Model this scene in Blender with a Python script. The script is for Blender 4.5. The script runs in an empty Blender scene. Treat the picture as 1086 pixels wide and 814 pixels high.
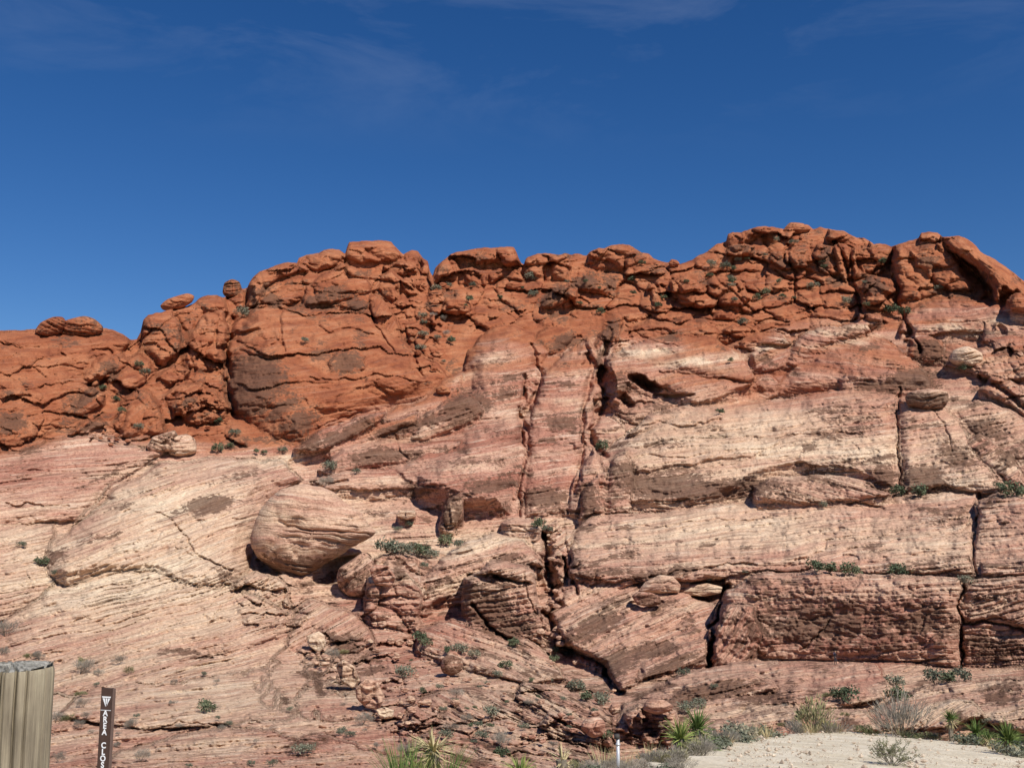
import bpy, bmesh, math, random
import numpy as np
from mathutils import Vector, Matrix
R_ = math.radians
C = bpy.context.scene.collection
random.seed(5)
rng = np.random.default_rng(11)

# ------------------------------------------------------------------ camera, sky, sun, exposure
F = 1056.0                      # focal length in photo pixels (1086 x 814)
PITCH = R_(7.5)
EYE = np.array([0.0, 0.0, 1.6])
scene = bpy.context.scene
cam = bpy.data.cameras.new('camera'); cam_o = bpy.data.objects.new('camera', cam); C.objects.link(cam_o)
cam.sensor_width = 36; cam.lens = 36*F/1086; cam.clip_end = 6000; cam.clip_start = 0.05
cam_o.location = EYE; cam_o.rotation_euler = (math.pi/2+PITCH, 0, 0)
scene.camera = cam_o

SUN_EL, SUN_AZ = R_(47), R_(146)   # azimuth clockwise from +Y (view direction): behind and to the right
w = bpy.data.worlds.new('World'); scene.world = w; w.use_nodes = True
nt = w.node_tree; nt.nodes.clear()
out = nt.nodes.new('ShaderNodeOutputWorld'); bg = nt.nodes.new('ShaderNodeBackground')
sky = nt.nodes.new('ShaderNodeTexSky'); sky.sky_type = 'NISHITA'; sky.sun_disc = False
sky.sun_elevation = SUN_EL; sky.sun_rotation = SUN_AZ; sky.altitude = 1200; sky.air_density = 1.0; sky.dust_density = 0.25; sky.ozone_density = 4.0
# thin cirrus, high in the sky
tc = nt.nodes.new('ShaderNodeTexCoord'); mp = nt.nodes.new('ShaderNodeMapping')
mp.inputs['Location'].default_value = (4.4, 2.0, 7.7); mp.inputs['Rotation'].default_value = (0, R_(30), 0); mp.inputs['Scale'].default_value = (2.0, 1, 7.0)
ns = nt.nodes.new('ShaderNodeTexNoise'); ns.inputs['Scale'].default_value = 2.2; ns.inputs['Detail'].default_value = 7; ns.inputs['Roughness'].default_value = .62; ns.inputs['Distortion'].default_value = .5
rp = nt.nodes.new('ShaderNodeValToRGB'); rp.color_ramp.elements[0].position = .50; rp.color_ramp.elements[1].position = 1.0
sep = nt.nodes.new('ShaderNodeSeparateXYZ'); mr = nt.nodes.new('ShaderNodeMapRange'); mr.inputs[1].default_value = .33; mr.inputs[2].default_value = .46; mr.interpolation_type = 'SMOOTHSTEP'
mu = nt.nodes.new('ShaderNodeMath'); mu.operation = 'MULTIPLY'; mx = nt.nodes.new('ShaderNodeMixRGB'); mx.inputs[2].default_value = (8.5, 9.5, 11, 1)
hs = nt.nodes.new('ShaderNodeHueSaturation'); hs.inputs['Saturation'].default_value = 1.29; hs.inputs['Hue'].default_value = .509
mu2 = nt.nodes.new('ShaderNodeMath'); mu2.operation = 'MULTIPLY'; mu2.inputs[1].default_value = .15
L = nt.links.new
L(tc.outputs['Generated'], mp.inputs[0]); L(mp.outputs[0], ns.inputs[0]); L(ns.outputs['Fac'], rp.inputs[0])
L(tc.outputs['Generated'], sep.inputs[0]); L(sep.outputs['Z'], mr.inputs[0]); L(rp.outputs[0], mu.inputs[0]); L(mr.outputs[0], mu.inputs[1])
L(mu.outputs[0], mu2.inputs[0]); L(mu2.outputs[0], mx.inputs[0]); L(sky.outputs[0], hs.inputs['Color']); L(hs.outputs[0], mx.inputs[1]); L(mx.outputs[0], bg.inputs[0]); L(bg.outputs[0], out.inputs[0])
bg.inputs[1].default_value = 0.070
sl = bpy.data.lights.new('sun', 'SUN'); sl.energy = 4.3; sl.angle = R_(.53); sl.color = (1, .95, .87)
so = bpy.data.objects.new('sun', sl); C.objects.link(so)
sd = Vector((math.sin(SUN_AZ)*math.cos(SUN_EL), math.cos(SUN_AZ)*math.cos(SUN_EL), math.sin(SUN_EL)))
so.rotation_euler = sd.to_track_quat('Z', 'Y').to_euler(); so.location = (0, 0, 60)
vs = scene.view_settings; vs.view_transform = 'Standard'; vs.look = 'None'; vs.exposure = 0.32; vs.gamma = 1

# ------------------------------------------------------------------ helpers: noise, survey of the hill
def hash2(ix, iy, seed):
    h = (ix.astype(np.int64)*374761393 + iy.astype(np.int64)*668265263 + seed*974634777) & 0xffffffff
    h = ((h ^ (h >> 13))*1274126177) & 0xffffffff
    h = ((h ^ (h >> 16))*2246822519) & 0xffffffff
    return ((h ^ (h >> 15)) & 0xffffff).astype(np.float64)/0xffffff
def vnoise(x, y, seed):
    ix = np.floor(x); iy = np.floor(y); fx = x-ix; fy = y-iy
    ux = fx*fx*fx*(fx*(fx*6-15)+10); uy = fy*fy*fy*(fy*(fy*6-15)+10)
    a = hash2(ix, iy, seed); b = hash2(ix+1, iy, seed); c = hash2(ix, iy+1, seed); d = hash2(ix+1, iy+1, seed)
    return (a+(b-a)*ux)*(1-uy)+(c+(d-c)*ux)*uy - .5
def fbm(x, y, seed, octv=4, gain=.5):
    r = 0; a = 1.0; s = 0
    for i in range(octv):
        th = .6*i; cx, sx = math.cos(th), math.sin(th)
        r = r + a*vnoise((x*cx-y*sx)*2**i+17.3*i, (x*sx+y*cx)*2**i-9.1*i, seed+i*7); s += a; a *= gain
    return r/s*2
def sstep(a, b, x):
    t = np.clip((x-a)/(b-a), 0, 1); return t*t*(3-2*t)
def cells(x, y, seed):
    ix = np.floor(x); iy = np.floor(y); f1 = np.full(x.shape, 9.0); f2 = f1.copy(); idc = np.zeros(x.shape); cxx = x.copy(); cyy = y.copy()
    for dx in (-1, 0, 1):
        for dy in (-1, 0, 1):
            jx = ix+dx; jy = iy+dy
            px = jx+.5+.8*(hash2(jx, jy, seed)-.5); py = jy+.5+.8*(hash2(jx, jy, seed+1)-.5)
            d = np.hypot(x-px, y-py); m = d < f1
            f2 = np.where(m, f1, np.minimum(f2, d)); f1 = np.where(m, d, f1)
            idc = np.where(m, hash2(jx, jy, seed+2), idc); cxx = np.where(m, x-px, cxx); cyy = np.where(m, y-py, cyy)
    return f1, f2, idc, cxx, cyy
def P(s): return np.array([[float(v) for v in q.split(',')] for q in s.split()])
def seg_dist(x, y, p, q):
    d = q-p; t = np.clip(((x-p[0])*d[0]+(y-p[1])*d[1])/max(1e-9, d@d), 0, 1)
    return np.hypot(x-p[0]-t*d[0], y-p[1]-t*d[1])
def poly_sd(x, y, pts):
    """positive inside"""
    d = np.full(x.shape, 1e9); ins = np.zeros(x.shape, bool)
    for i in range(len(pts)):
        p, q = pts[i], pts[(i+1) % len(pts)]
        d = np.minimum(d, seg_dist(x, y, p, q))
        if p[1] != q[1]:
            c = ((p[1] > y) != (q[1] > y)) & (x < (q[0]-p[0])*(y-p[1])/(q[1]-p[1])+p[0]); ins ^= c
    return np.where(ins, d, -d)
SKY = P("-200,384 -100,372 -40,356 0,350.5 20,350 38,349 48,347 70,346 98,347 112,348 120,350 130,354 138,360 145,360 149,352 152,339 157,334 165,332 172,331 180,328 195,326 206,321 212,316 220,313 230,313 236,315 245,314 256,306 262,305 264,301 268,294 275,288 285,285 295,280 305,278 315,278.5 317,273 325,270 338,268 343,265 352,264 360,265 366,269 368,262 370,257 378,256 390,255.5 405,255 415,256 418,260 424,266 428,270 431,268 437,265 443,266 448,273 451,275 454,277 456,288 459,293 461,285 465,280 473,274 477,270 485,267 500,264 515,262.5 530,262 545,262 548,268 550,274 553,279 556,280 557,275 560,272 570,269 578,268 585,269 592,270 600,268.5 606,270 613,269 622,271 626,266 635,263 641,263 648,260 660,258.5 668,260 675,264 680,268 688,269 693,274 700,277 707,278.5 715,278 720,280 725,279 735,275 742,270 750,267 755,262 762,258 770,256 772,248 777,246 786,246 792,244 800,241 810,240 822,241 832,243 835,239 840,237 850,237.5 858,239 862,243 870,240.5 876,242 885,244 895,245 902,249 908,252 916,252 922,255 927,259 933,258 940,259 945,262 955,258 965,255 974,253 977,247 985,246 994,247 1000,251 1018,250 1025,253 1035,260 1040,267 1055,275 1067,283 1076,290 1086,298 1120,323 1180,350 1300,384")
SKX, SKY_Y = SKY[:, 0], SKY[:, 1]
R0Y = np.array([150, 240, 300, 350, 400, 450, 500, 550, 600, 650, 700, 720, 760, 800, 830, 880, 930.])
R0R = np.array([480, 430, 388, 352, 320, 290, 262, 236, 211, 192, 170, 152, 118, 100, 84, 66, 54.])
_yy = np.linspace(150, 930, 781); _rr = np.interp(_yy, R0Y, R0R)
_k = np.hanning(41); _k /= _k.sum(); _rr = np.convolve(np.pad(_rr, 20, mode='edge'), _k, 'valid')
def R0(x, y): return np.interp(y, _yy, _rr) + .00006*(x-560)**2*np.clip((y-500)/-260, 0, 1)*-1 + 0.0
def ray(x, y):
    cp, sp = math.cos(PITCH), math.sin(PITCH)
    a = (np.asarray(x, float)-543)/F; b = (407-np.asarray(y, float))/F
    d = np.stack([a, cp-sp*b, sp+cp*b], -1)
    return d/np.hypot(d[..., 0], d[..., 1])[..., None]      # unit horizontal range
def pt(x, y, r): return EYE + ray(x, y)*np.asarray(r, float)[..., None]

# ------------------------------------------------------------------ the hill: rock masses (outline, offset m, slope factor, tilt, bulge m, rounding px, bedding deg)
PIECES = [
 # left red hump
 ("-220,384 -40,354 0,352 40,350 75,350 110,351 139,361 126,378 98,398 98,418 112,440 95,452 60,466 30,476 0,484 -220,505", -3, .75, .05, 12, 55, 6),
 ("86,402 90,392 110,378 130,373 136,381 128,392 115,403 100,412", -6, .35, 0, 5, 10, 30),
 ("66,452 70,440 90,416 100,411 113,418 110,428 92,440", -5, .3, 0, 4, 9, 30),
 ("72,462 90,446 106,442 112,450 96,460", -5, .4, 0, 3, 6, 30),
 # left crags
 ("147,362 149,345 153,336 160,332 182,331 191,344 193,370 185,384 170,388 160,378", -9, .35, 0, 9, 16, 0),
 ("193,392 204,352 214,333 234,328 241,345 236,375 232,394 214,398", -5, .45, 0, 7, 14, 0),
 ("160,332 180,325 210,316 235,313 240,330 214,334 202,354 194,348 184,332", -3, .5, 0, 5, 12, 0),
 ("112,398 128,384 145,372 158,380 166,395 150,410 130,420 114,415", -2, .6, 0, 5, 12, 20),
 ("120,450 128,425 145,412 160,415 172,440 175,462 150,466 130,464", -4, .6, 0, 5, 14, 40),
 ("182,440 176,420 186,408 210,404 230,415 240,438 226,452 200,450", -4, .6, 0, 5, 14, 20),
 ("165,402 172,390 186,385 200,392 196,402 180,408", -6, .4, 0, 4, 7, 0),
 # main red dome
 ("262,326 264,302 270,291 285,285 305,278 322,281 328,287 310,292 296,297 287,305 279,318 272,327", -14, .35, 0, 6, 10, 12),
 ("276,320 285,306 300,296 328,288 346,291 330,305 324,316 300,323 280,326", -10, .5, 0, 5, 10, 12),
 ("320,320 324,305 340,291 364,281 385,287 394,302 391,324 380,330 360,326 342,328 328,327", -15, .3, 0, 6, 16, 6),
 ("238,442 236,400 242,365 254,340 270,328 300,322 330,327 380,330 402,345 430,362 468,388 480,410 452,430 402,440 352,462 328,484 304,486 268,456", -13, .76, 0, 11, 66, 8),
 ("240,350 256,334 275,326 300,335 306,352 285,362 255,360", -17, .8, 0, 9, 24, 8),
 ("348,398 349,382 362,371 386,376 386,392 374,399", -24, .4, 0, 4, 7, 0),
 ("366,276 368,260 371,257 405,255 418,259 429,272 414,278 394,279 378,280", -8, .15, 0, 5, 8, 0),
 ("316,279 325,270 345,264 361,265 368,273 358,282 344,287 332,289 326,284", -8, .25, 0, 4, 8, -14),
 ("427,275 430,268 437,264 444,266 449,274 444,279 432,279", -6, .1, 0, 3, 5, 0),
 ("446,290 448,276 454,276 456,290 451,294", -4, .1, 0, 2, 4, 0),
 ("400,306 402,291 414,287 423,298 425,313 416,322 408,316", -11, .2, 0, 4, 8, 0),
 ("424,302 428,296 441,295 443,309 436,313 428,310", -9, .2, 0, 3, 6, 0),
 ("390,314 400,312 412,328 424,346 428,362 412,364 400,348 392,332", -8, .6, 0, 5, 9, 60),
 ("404,282 420,276 440,280 446,288 430,294 410,290", -6, .4, 0, 4, 8, 0),
 # central red crag
 ("475,274 490,265 515,261 546,261 552,275 554,286 535,286 515,285 500,280 485,279", -10, .1, 0, 5, 8, -4),
 ("459,296 462,282 474,273 483,278 491,291 480,296 466,299", -8, .2, 0, 5, 8, 0),
 ("490,286 503,283 516,289 518,302 508,306 497,298", -7, .3, 0, 4, 7, 0),
 ("516,290 530,286 553,287 555,298 535,297 521,302", -5, .3, 0, 3, 6, 0),
 ("470,330 474,318 488,316 500,322 498,336 480,340", -6, .3, 0, 4, 8, 0),
 ("557,288 558,276 562,271 582,268 584,281 581,294 565,294", -8, .15, 0, 5, 8, 0),
 ("583,272 600,268 609,284 602,297 586,296", -8, .2, 0, 4, 8, 0),
 ("572,326 584,308 604,300 615,305 613,316 600,323 588,328", -10, .3, 0, 5, 9, 25),
 ("608,302 624,292 641,296 650,302 641,309 622,308", -9, .3, 0, 4, 8, 0),
 ("622,272 640,262 660,258 676,264 684,273 672,281 655,286 644,276", -8, .2, 0, 5, 10, 0),
 ("684,305 690,300 702,318 700,325 692,320", -5, .4, 0, 3, 5, 60),
 # right summit
 ("790,249 800,241 812,239 824,242 826,248 815,251 800,252", -9, .1, 0, 3, 5, 0),
 ("769,262 771,247 778,245 787,246 788,256 780,261", -6, .1, 0, 3, 5, 0),
 ("768,268 774,259 790,258 802,263 797,271 778,273", -10, .1, 0, 4, 6, 0),
 ("814,280 818,270 840,266 854,271 857,282 838,285", -10, .15, 0, 4, 6, 0),
 ("873,252 884,244 896,244 905,250 892,257", -9, .1, 0, 3, 5, 0),
 ("882,262 890,257 899,285 898,302 889,288", -9, .3, 0, 4, 5, 80),
 ("900,264 908,261 910,290 904,298 900,285", -8, .3, 0, 4, 5, 85),
 ("862,268 868,258 881,260 894,290 882,295 868,288", -7, .2, 0, 4, 8, 80),
 ("910,275 914,262 930,260 944,264 944,285 930,292 914,290", -6, .3, 0, 4, 8, 0),
 ("746,302 758,292 785,300 797,316 786,326 766,324 753,314", -9, .5, 0, 5, 9, 30),
 ("710,298 728,291 748,306 766,325 748,329 726,318 712,310", -6, .5, 0, 5, 9, 35),
 ("909,306 924,292 941,296 947,310 930,316 914,312", -9, .25, 0, 4, 8, 0),
 ("914,320 920,313 936,313 946,322 932,330 918,328", -9, .2, 0, 4, 7, 0),
 ("905,345 912,332 930,332 935,342 924,350", -6, .3, 0, 3, 6, 20),
 ("945,284 947,266 957,260 967,273 971,286 990,292 994,312 972,320 952,320 948,300", -9, .4, 0, 6, 10, 0),
 ("969,284 967,268 984,261 1002,264 1014,280 1028,301 1032,308 1006,309 986,294", -12, .4, 0, 6, 9, 10),
 ("974,256 976,247 985,245 995,247 1001,253 990,258", -6, .1, 0, 3, 5, 0),
 ("992,259 1000,251 1018,249 1028,254 1042,267 1060,277 1076,290 1087,299 1125,326 1300,395 1300,420 1120,345 1086,330 1072,328 1052,318 1046,304 1034,286 1014,271", -11, .5, 0, 8, 14, -38),
 ("1064,318 1080,312 1100,320 1110,338 1090,336 1072,330", -20, .3, 0, 5, 8, 0),
 # upper pink benches, right
 ("952,352 962,328 990,318 1040,317 1086,322 1300,350 1300,362 1086,346 1042,343 1000,345 975,350", -4, 1.1, 0, 4, 9, 4),
 ("958,362 972,345 1000,343 1042,342 1046,351 1022,354 985,356", -6, .3, 0, 2, 4, 3),
 ("1040,362 1046,342 1086,338 1300,352 1300,384 1086,372 1060,372", -4, .7, 0, 4, 8, 0),
 ("962,378 966,358 985,354 998,362 1000,378 985,386", -7, .3, 0, 4, 7, 0),
 ("1000,388 1010,372 1060,366 1086,374 1300,382 1300,420 1086,405 1040,400", -3, .9, 0, 4, 10, 6),
 ("1036,415 1050,398 1070,402 1086,415 1300,430 1300,470 1086,446 1070,432", -4, .6, 0, 5, 8, 30),
 # red-pink lobes under the summit
 ("640,372 660,350 690,338 715,342 720,352 690,360 662,368", -7, .9, 0, 5, 10, -8),
 ("700,352 720,334 745,340 765,352 760,362 730,358", -5, .9, 0, 4, 9, 8),
 ("764,352 780,345 800,346 812,354 795,358", -6, .4, 0, 3, 5, 0),
 ("782,372 784,360 805,350 830,354 838,364 820,372 800,378", -7, .5, 0, 5, 9, -4),
 ("788,392 792,376 815,366 836,370 834,390 816,398", -6, .5, 0, 5, 9, 20),
 ("830,386 834,372 845,355 870,347 905,345 918,354 885,365 856,384 842,392", -9, .6, 0, 6, 10, -10),
 ("884,352 900,342 920,342 922,352 905,357", -5, .5, 0, 3, 6, 0),
 ("822,422 832,398 866,370 905,357 942,362 976,386 992,414 955,424 885,416", -5, .85, 0, 7, 24, -6),
 ("888,402 902,393 945,391 986,400 992,414 960,428 920,418 892,414", -11, .25, 0, 3, 6, 0),
 ("760,420 775,405 802,404 830,418 800,428 775,430", -1, 1.1, 0, 3, 8, -14),
 ("800,412 806,402 818,400 828,408 822,418 808,418", -4, .4, 0, 4, 7, 0),
 # central banded dome
 ("494,404 492,374 518,350 545,343 568,352 580,372 572,396 560,420 555,450 555,480 552,548 480,548 420,524 398,497 438,468 476,444", -10, .85, 0, 8, 36, 8),
 ("470,470 500,440 540,436 556,450 552,500 545,548 500,548 440,530 430,500", -15, .8, 0, 8, 40, 8),
 ("574,402 598,374 622,360 636,378 628,410 628,450 614,500 602,548 556,548 557,480 565,440", -8, .85, 0, 6, 12, 4),
 ("560,362 580,345 604,346 608,358 598,372 580,378", -10, .4, 0, 5, 9, 10),
 ("626,372 636,352 650,345 658,360 650,380 640,392 630,388", -6, .4, 0, 4, 8, 60),
 ("437,466 445,444 470,424 500,415 512,436 504,450 480,458 452,468", -15, .3, 0, 5, 9, 18),
 ("398,440 440,424 474,400 492,398 486,420 450,438 412,448", -7, .8, 0, 5, 12, 14),
 ("310,478 340,455 380,440 410,436 404,448 366,470 330,482", -15, .45, 0, 4, 8, 22),
 ("340,482 360,466 405,448 444,438 440,450 400,466 366,484 350,490", -10, .4, 0, 3, 7, 20),
 ("338,498 362,478 400,466 450,470 490,464 500,472 470,486 420,492 380,500 350,504", -9, .45, 0, 4, 8, 8),
 ("330,508 360,500 420,496 470,500 480,512 440,520 380,520 345,518", -5, .9, 0, 4, 8, 2),
 ("465,560 470,536 480,526 490,530 490,548 480,568 472,570", -8, .2, 0, 3, 5, 0),
 ("420,548 424,542 440,541 442,549 430,552", -5, .2, 0, 2, 3, 0),
 # big pink lobe, right of the gully
 ("640,402 645,380 662,368 690,358 722,352 760,360 790,384 803,401 792,408 740,398 704,392 668,396", -19, .85, 0, 8, 14, 10),
 ("638,420 640,398 660,384 704,388 760,398 800,407 768,424 734,430 704,412 684,410 664,408 655,430", -16, .6, 0, 6, 10, 12),
 ("636,402 650,404 668,416 704,424 744,426 706,440 672,450 652,440 640,422", -7, .5, 0, 5, 10, 6),
 ("620,470 624,448 636,440 660,450 668,462 650,478 634,482", -4, .7, 0, 4, 9, 0),
 # big cream slabs
 ("638,544 632,500 638,478 670,455 710,434 760,427 830,424 880,414 920,411 952,420 954,470 956,524 935,524 905,512 850,502 800,516 740,544", -10, .82, 0, 9, 26, 7),
 ("655,480 700,450 780,440 840,450 850,478 800,500 720,508 662,520", -14, 1.0, 0, 7, 30, 7),
 ("664,462 690,440 730,430 765,440 764,447 720,452 690,458", -15, 1.0, 0, 4, 7, 6),
 ("798,532 800,515 832,504 872,502 918,511 944,524 905,532 850,537", -15, .5, 0, 5, 9, -14),
 ("956,524 954,424 992,420 1012,440 1032,470 1052,500 1074,528 1040,524 1000,518", -9, .8, 0, 7, 16, 8),
 ("996,428 1050,426 1086,446 1300,480 1300,545 1086,534 1062,502 1032,465", -5, .75, 0, 6, 16, 14),
 ("1018,470 1040,460 1070,480 1086,500 1084,530 1064,508 1040,490", -8, .6, 0, 4, 10, 30),
 ("602,548 607,505 630,474 641,498 643,546", -9, .45, .05, 7, 12, 6),
 ("612,552 616,520 634,500 640,545", -13, .3, .05, 5, 9, 6),
 ("642,548 640,505 652,482 668,478 672,510 670,544", -15, .35, 0, 5, 10, 6),
 # long slab in the middle
 ("602,610 606,568 625,545 700,541 800,530 870,530 960,525 1042,521 1036,560 1032,609 960,608 850,604 770,612 700,618 640,616", -9, 1.25, 0, 7, 16, 6),
 ("606,604 608,580 640,556 760,552 860,556 870,580 770,606 690,604 640,608", -11, 1.1, 0, 5, 18, 6),
 ("870,604 880,570 940,556 1028,548 1030,606 960,607", -11, .95, 0, 4, 14, 10),
 ("1030,612 1032,570 1037,532 1060,524 1300,528 1300,615", -13, .8, 0, 6, 10, 4),
 ("1040,612 1042,596 1086,590 1300,590 1300,614", -16, .5, 0, 4, 7, 4),
 # the brown wall
 ("749,710 754,660 770,625 800,610 860,604 960,609 1019,613 1021,640 1020,712 900,708", -19, .10, -.01, 7, 24, 2),
 ("748,712 754,668 772,640 800,640 812,670 800,706", -17, .1, .02, 3, 8, 60),
 ("1018,714 1017,640 1026,616 1086,612 1300,616 1300,718", -17, .1, 0, 5, 10, 4),
 ("1026,662 1030,625 1086,622 1300,626 1300,672 1086,668 1060,656", -22, .3, 0, 3, 8, 12),
 # V-shaped slab left of the wall
 ("576,655 588,626 620,612 700,616 758,640 752,706 700,714 656,732 640,706 600,682", -6, .9, 0, 6, 16, 20),
 ("590,680 610,640 680,628 740,650 700,676 650,716 630,700", -9, .85, 0, 4, 14, 22),
 ("655,720 700,690 752,672 751,706 700,716 664,728", -7, .7, 0, 4, 10, 22),
 ("574,560 590,552 612,575 628,612 620,640 600,632 585,600", -4, .7, 0, 4, 9, 40),
 # lower ledges
 ("652,776 660,746 720,716 780,703 850,700 930,705 952,736 900,748 830,758 760,770 700,786", -4, .85, 0, 5, 12, 8),
 ("690,748 740,722 800,712 830,728 780,745 720,756", -8, .3, 0, 4, 7, 14),
 ("790,752 830,730 900,726 945,738 900,750 830,760", -7, .5, 0, 3, 7, 8),
 ("720,784 760,762 840,752 920,752 935,775 860,786 780,794", -6, .6, 0, 3, 8, 6),
 ("916,758 960,736 1000,722 1086,718 1300,722 1300,785 1086,780 1040,764 990,770 930,782", -5, .7, 0, 4, 9, 10),
 ("925,775 945,752 990,742 1030,740 1045,760 1000,772", -8, .6, 0, 3, 7, 28),
 ("1040,744 1060,730 1300,730 1300,750 1086,748", -8, .3, 0, 2, 5, 4),
 ("662,756 676,744 700,743 716,750 722,772 712,794 690,790 668,780", -7, .2, 0, 3, 6, 4),
 # left cream dome
 ("44,612 52,582 82,555 122,520 170,492 230,484 300,489 322,508 287,530 269,570 267,612 242,640 200,640 160,620 110,620 70,630", -9, .88, 0, 9, 40, 18),
 ("-220,720 0,660 40,625 100,590 170,552 214,580 246,600 270,604 300,625 325,660 290,715 180,735 90,740 30,740 -220,760", -6, .95, 0, 6, 60, 14),
 ("-220,560 0,552 60,556 50,595 90,604 40,640 0,662 -220,690", -1, 1.0, 0, 5, 20, 12),
 ("-220,490 0,482 90,460 130,470 180,478 120,515 80,552 0,560 -220,566", -2, 1.0, 0, 6, 24, 6),
 # under the big boulder
 ("236,640 250,618 272,606 300,618 312,640 300,660 270,655", -5, .6, 0, 4, 8, 20),
 ("300,690 310,650 330,635 380,650 400,680 380,710 340,705", -3, .8, 0, 4, 12, 30),
 ("386,648 388,612 404,601 430,604 446,624 445,662 432,674 406,666", -8, .25, 0, 5, 9, 4),
 ("395,612 398,590 420,585 440,592 444,606 420,612", -5, .4, 0, 3, 7, 4),
 # central knob
 ("438,648 446,612 478,582 520,566 556,570 578,600 545,608 505,612 474,636", -8, .6, 0, 6, 12, 16),
 ("492,672 490,642 496,612 520,596 566,606 573,640 580,688 548,684 516,676", -11, .15, 0, 6, 10, 10),
 ("498,626 504,606 525,594 560,602 570,616 560,624 530,618", -17, .5, 0, 4, 7, -8),
 ("527,596 531,556 545,548 562,549 576,560 577,592 566,606 542,602", -10, .2, 0, 5, 9, 0),
 ("440,690 446,668 480,656 530,664 580,690 600,720 560,725 500,712", -4, .8, 0, 5, 12, -20),
 # lower left slope
 ("60,760 100,722 180,706 260,694 330,668 380,712 400,760 330,772 240,768 150,775", -1, 1.0, 0, 3, 22, 6),
 ("90,830 130,795 240,770 340,778 420,800 430,830 260,840", -1, 1.0, 0, 3, 22, 4),
 ("420,830 430,790 470,768 540,765 600,775 650,800 650,830", -2, .9, 0, 4, 12, -14),
 ("430,768 440,740 500,728 560,738 640,780 600,778 540,766", -2, .8, 0, 3, 8, -24),
 ("546,742 556,722 600,730 650,758 655,790 610,782", -3, .6, 0, 4, 8, -26),
 ("570,770 580,755 640,770 650,792 600,790", -5, .4, 0, 3, 7, -14),
]
CRACKS = [  # polyline, half width px, depth m
 ("246,338 241,370 240,400 247,440", 3.2, 9), ("262,303 262,330 255,345", 3, 6), ("556,400 553,450 555,480 553,505 550,545", 1.5, 4),
 ("563,366 574,398 566,428 555,446 553,470", 3.0, 6), ("556,445 560,462 556,486", 2, 4), ("620,366 630,392 621,416 617,440 619,468 610,520", 2.8, 6),
 ("648,350 640,385 634,402 640,432 628,456 634,476 644,486", 2.8, 7), ("953,410 954,470 956,523", 1.0, 3), ("1041,523 1037,548 1033,575 1034,612", 1.2, 3.5),
 ("1022,612 1018,640 1022,675 1019,708", 1.1, 3), ("772,622 764,645 757,668 751,708", 2.6, 9), ("578,650 600,684 640,706 656,732", 3.4, 8),
 ("578,565 581,602 590,640 582,655", 2.6, 8), ("594,590 606,618 612,628", 2, 6), ("652,360 660,340 690,335", 2, 4), ("338,345 352,352 380,350 398,356", 1.3, 2.5), ("1000,258 1014,273 1034,290 1046,306 1050,320", 3.6, 10), ("255,372 285,380 310,378", 1.2, 2), ("330,400 360,404 400,398 440,404", 1.1, 2), ("300,330 296,350 302,372", 1.5, 3), ("430,345 438,372 452,398", 2, 4), ("392,330 402,352 420,372", 1.6, 4), ("700,300 712,318 745,330", 1.8, 4), ("760,296 790,322 800,330", 1.5, 3), ("835,262 845,290 842,320", 1.5, 4), ("165,543 180,549 196,570 205,586 222,597 246,606", 1.0, 1.6),
 ("287,528 270,560 266,600", 1.6, 3), ("190,700 250,692 300,672 322,660", .9, 1.2), ("186,580 210,592 240,606", .8, 1), ("266,610 240,640 220,662", .9, .9),
 ("700,391 740,398 800,406", 1.1, 2.2), ("664,398 684,410 700,420 734,420", 1.6, 5), ("885,255 893,272 902,300 915,336", 1.8, 5), ("899,262 903,285 908,320", 1.6, 5),
 ("945,263 948,290 952,322 964,346 976,372", 2.2, 6), ("1040,398 1062,412 1086,432 1140,450", 3, 5), ("990,428 1004,455 1012,478", .8, 1.4),
 ("1022,664 1045,660 1064,664 1086,670", 1.4, 3), ("8,536 28,534 60,537 74,536", 1.0, 1.6), ("1062,330 1060,318 1078,310", 2.5, 5),
 ("334,455 356,442 384,437", .9, 1.5), ("420,462 424,480 432,486", 1, 1.4), ("556,600 560,630 575,660", .8, 1.2), ("500,640 515,664 545,680", 1.6, 3),
 ("500,610 520,606 540,616 562,618", 1.8, 4), ("550,790 585,780 620,792", 1.2, 2), ("544,744 570,752 610,772 640,782", 1.2, 2.5), ("330,510 342,509 366,511", 1.2, 2),
 ("150,780 190,765 240,768", .9, 1), ("880,655 866,676 850,690", .9, 1.2), ("1010,690 985,700 960,712", .8, 1.2), ("900,536 910,530 935,538", 1.3, 2.2),
 ("640,418 664,430 690,426", 1.4, 3), ("606,470 612,480 616,510", 1.2, 2), ("668,456 700,449 735,452 764,446", 1.2, 2), ("664,345 690,362 716,368", .9, 1.6),
 ("70,378 62,374 66,366", 2.0, 2.5), ("8,424 20,418 28,417", 1.4, 2.2), ("96,408 104,402 112,404", 2.2, 4), ("52,392 76,388 90,390", 1.0, 1.6), ("100,372 114,371 126,378", 1.0, 1.8),
 ("275,355 290,358 300,366", 1.1, 2), ("362,330 380,336 400,338", 1.0, 1.8), ("250,362 280,366 310,358", 1.0, 1.5), ("326,344 345,350 372,346", .8, 1.2), ("640,560 700,556 760,551 820,548", .9, 1.2),
 ("830,600 880,580 960,560 1030,548", .8, 1.0), ("690,612 740,606 770,598 800,600", 1.2, 2), ("800,470 840,462 880,452 952,440", .8, .9), ("888,457 905,458 915,460", 1.2, 1.8),
]
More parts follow.
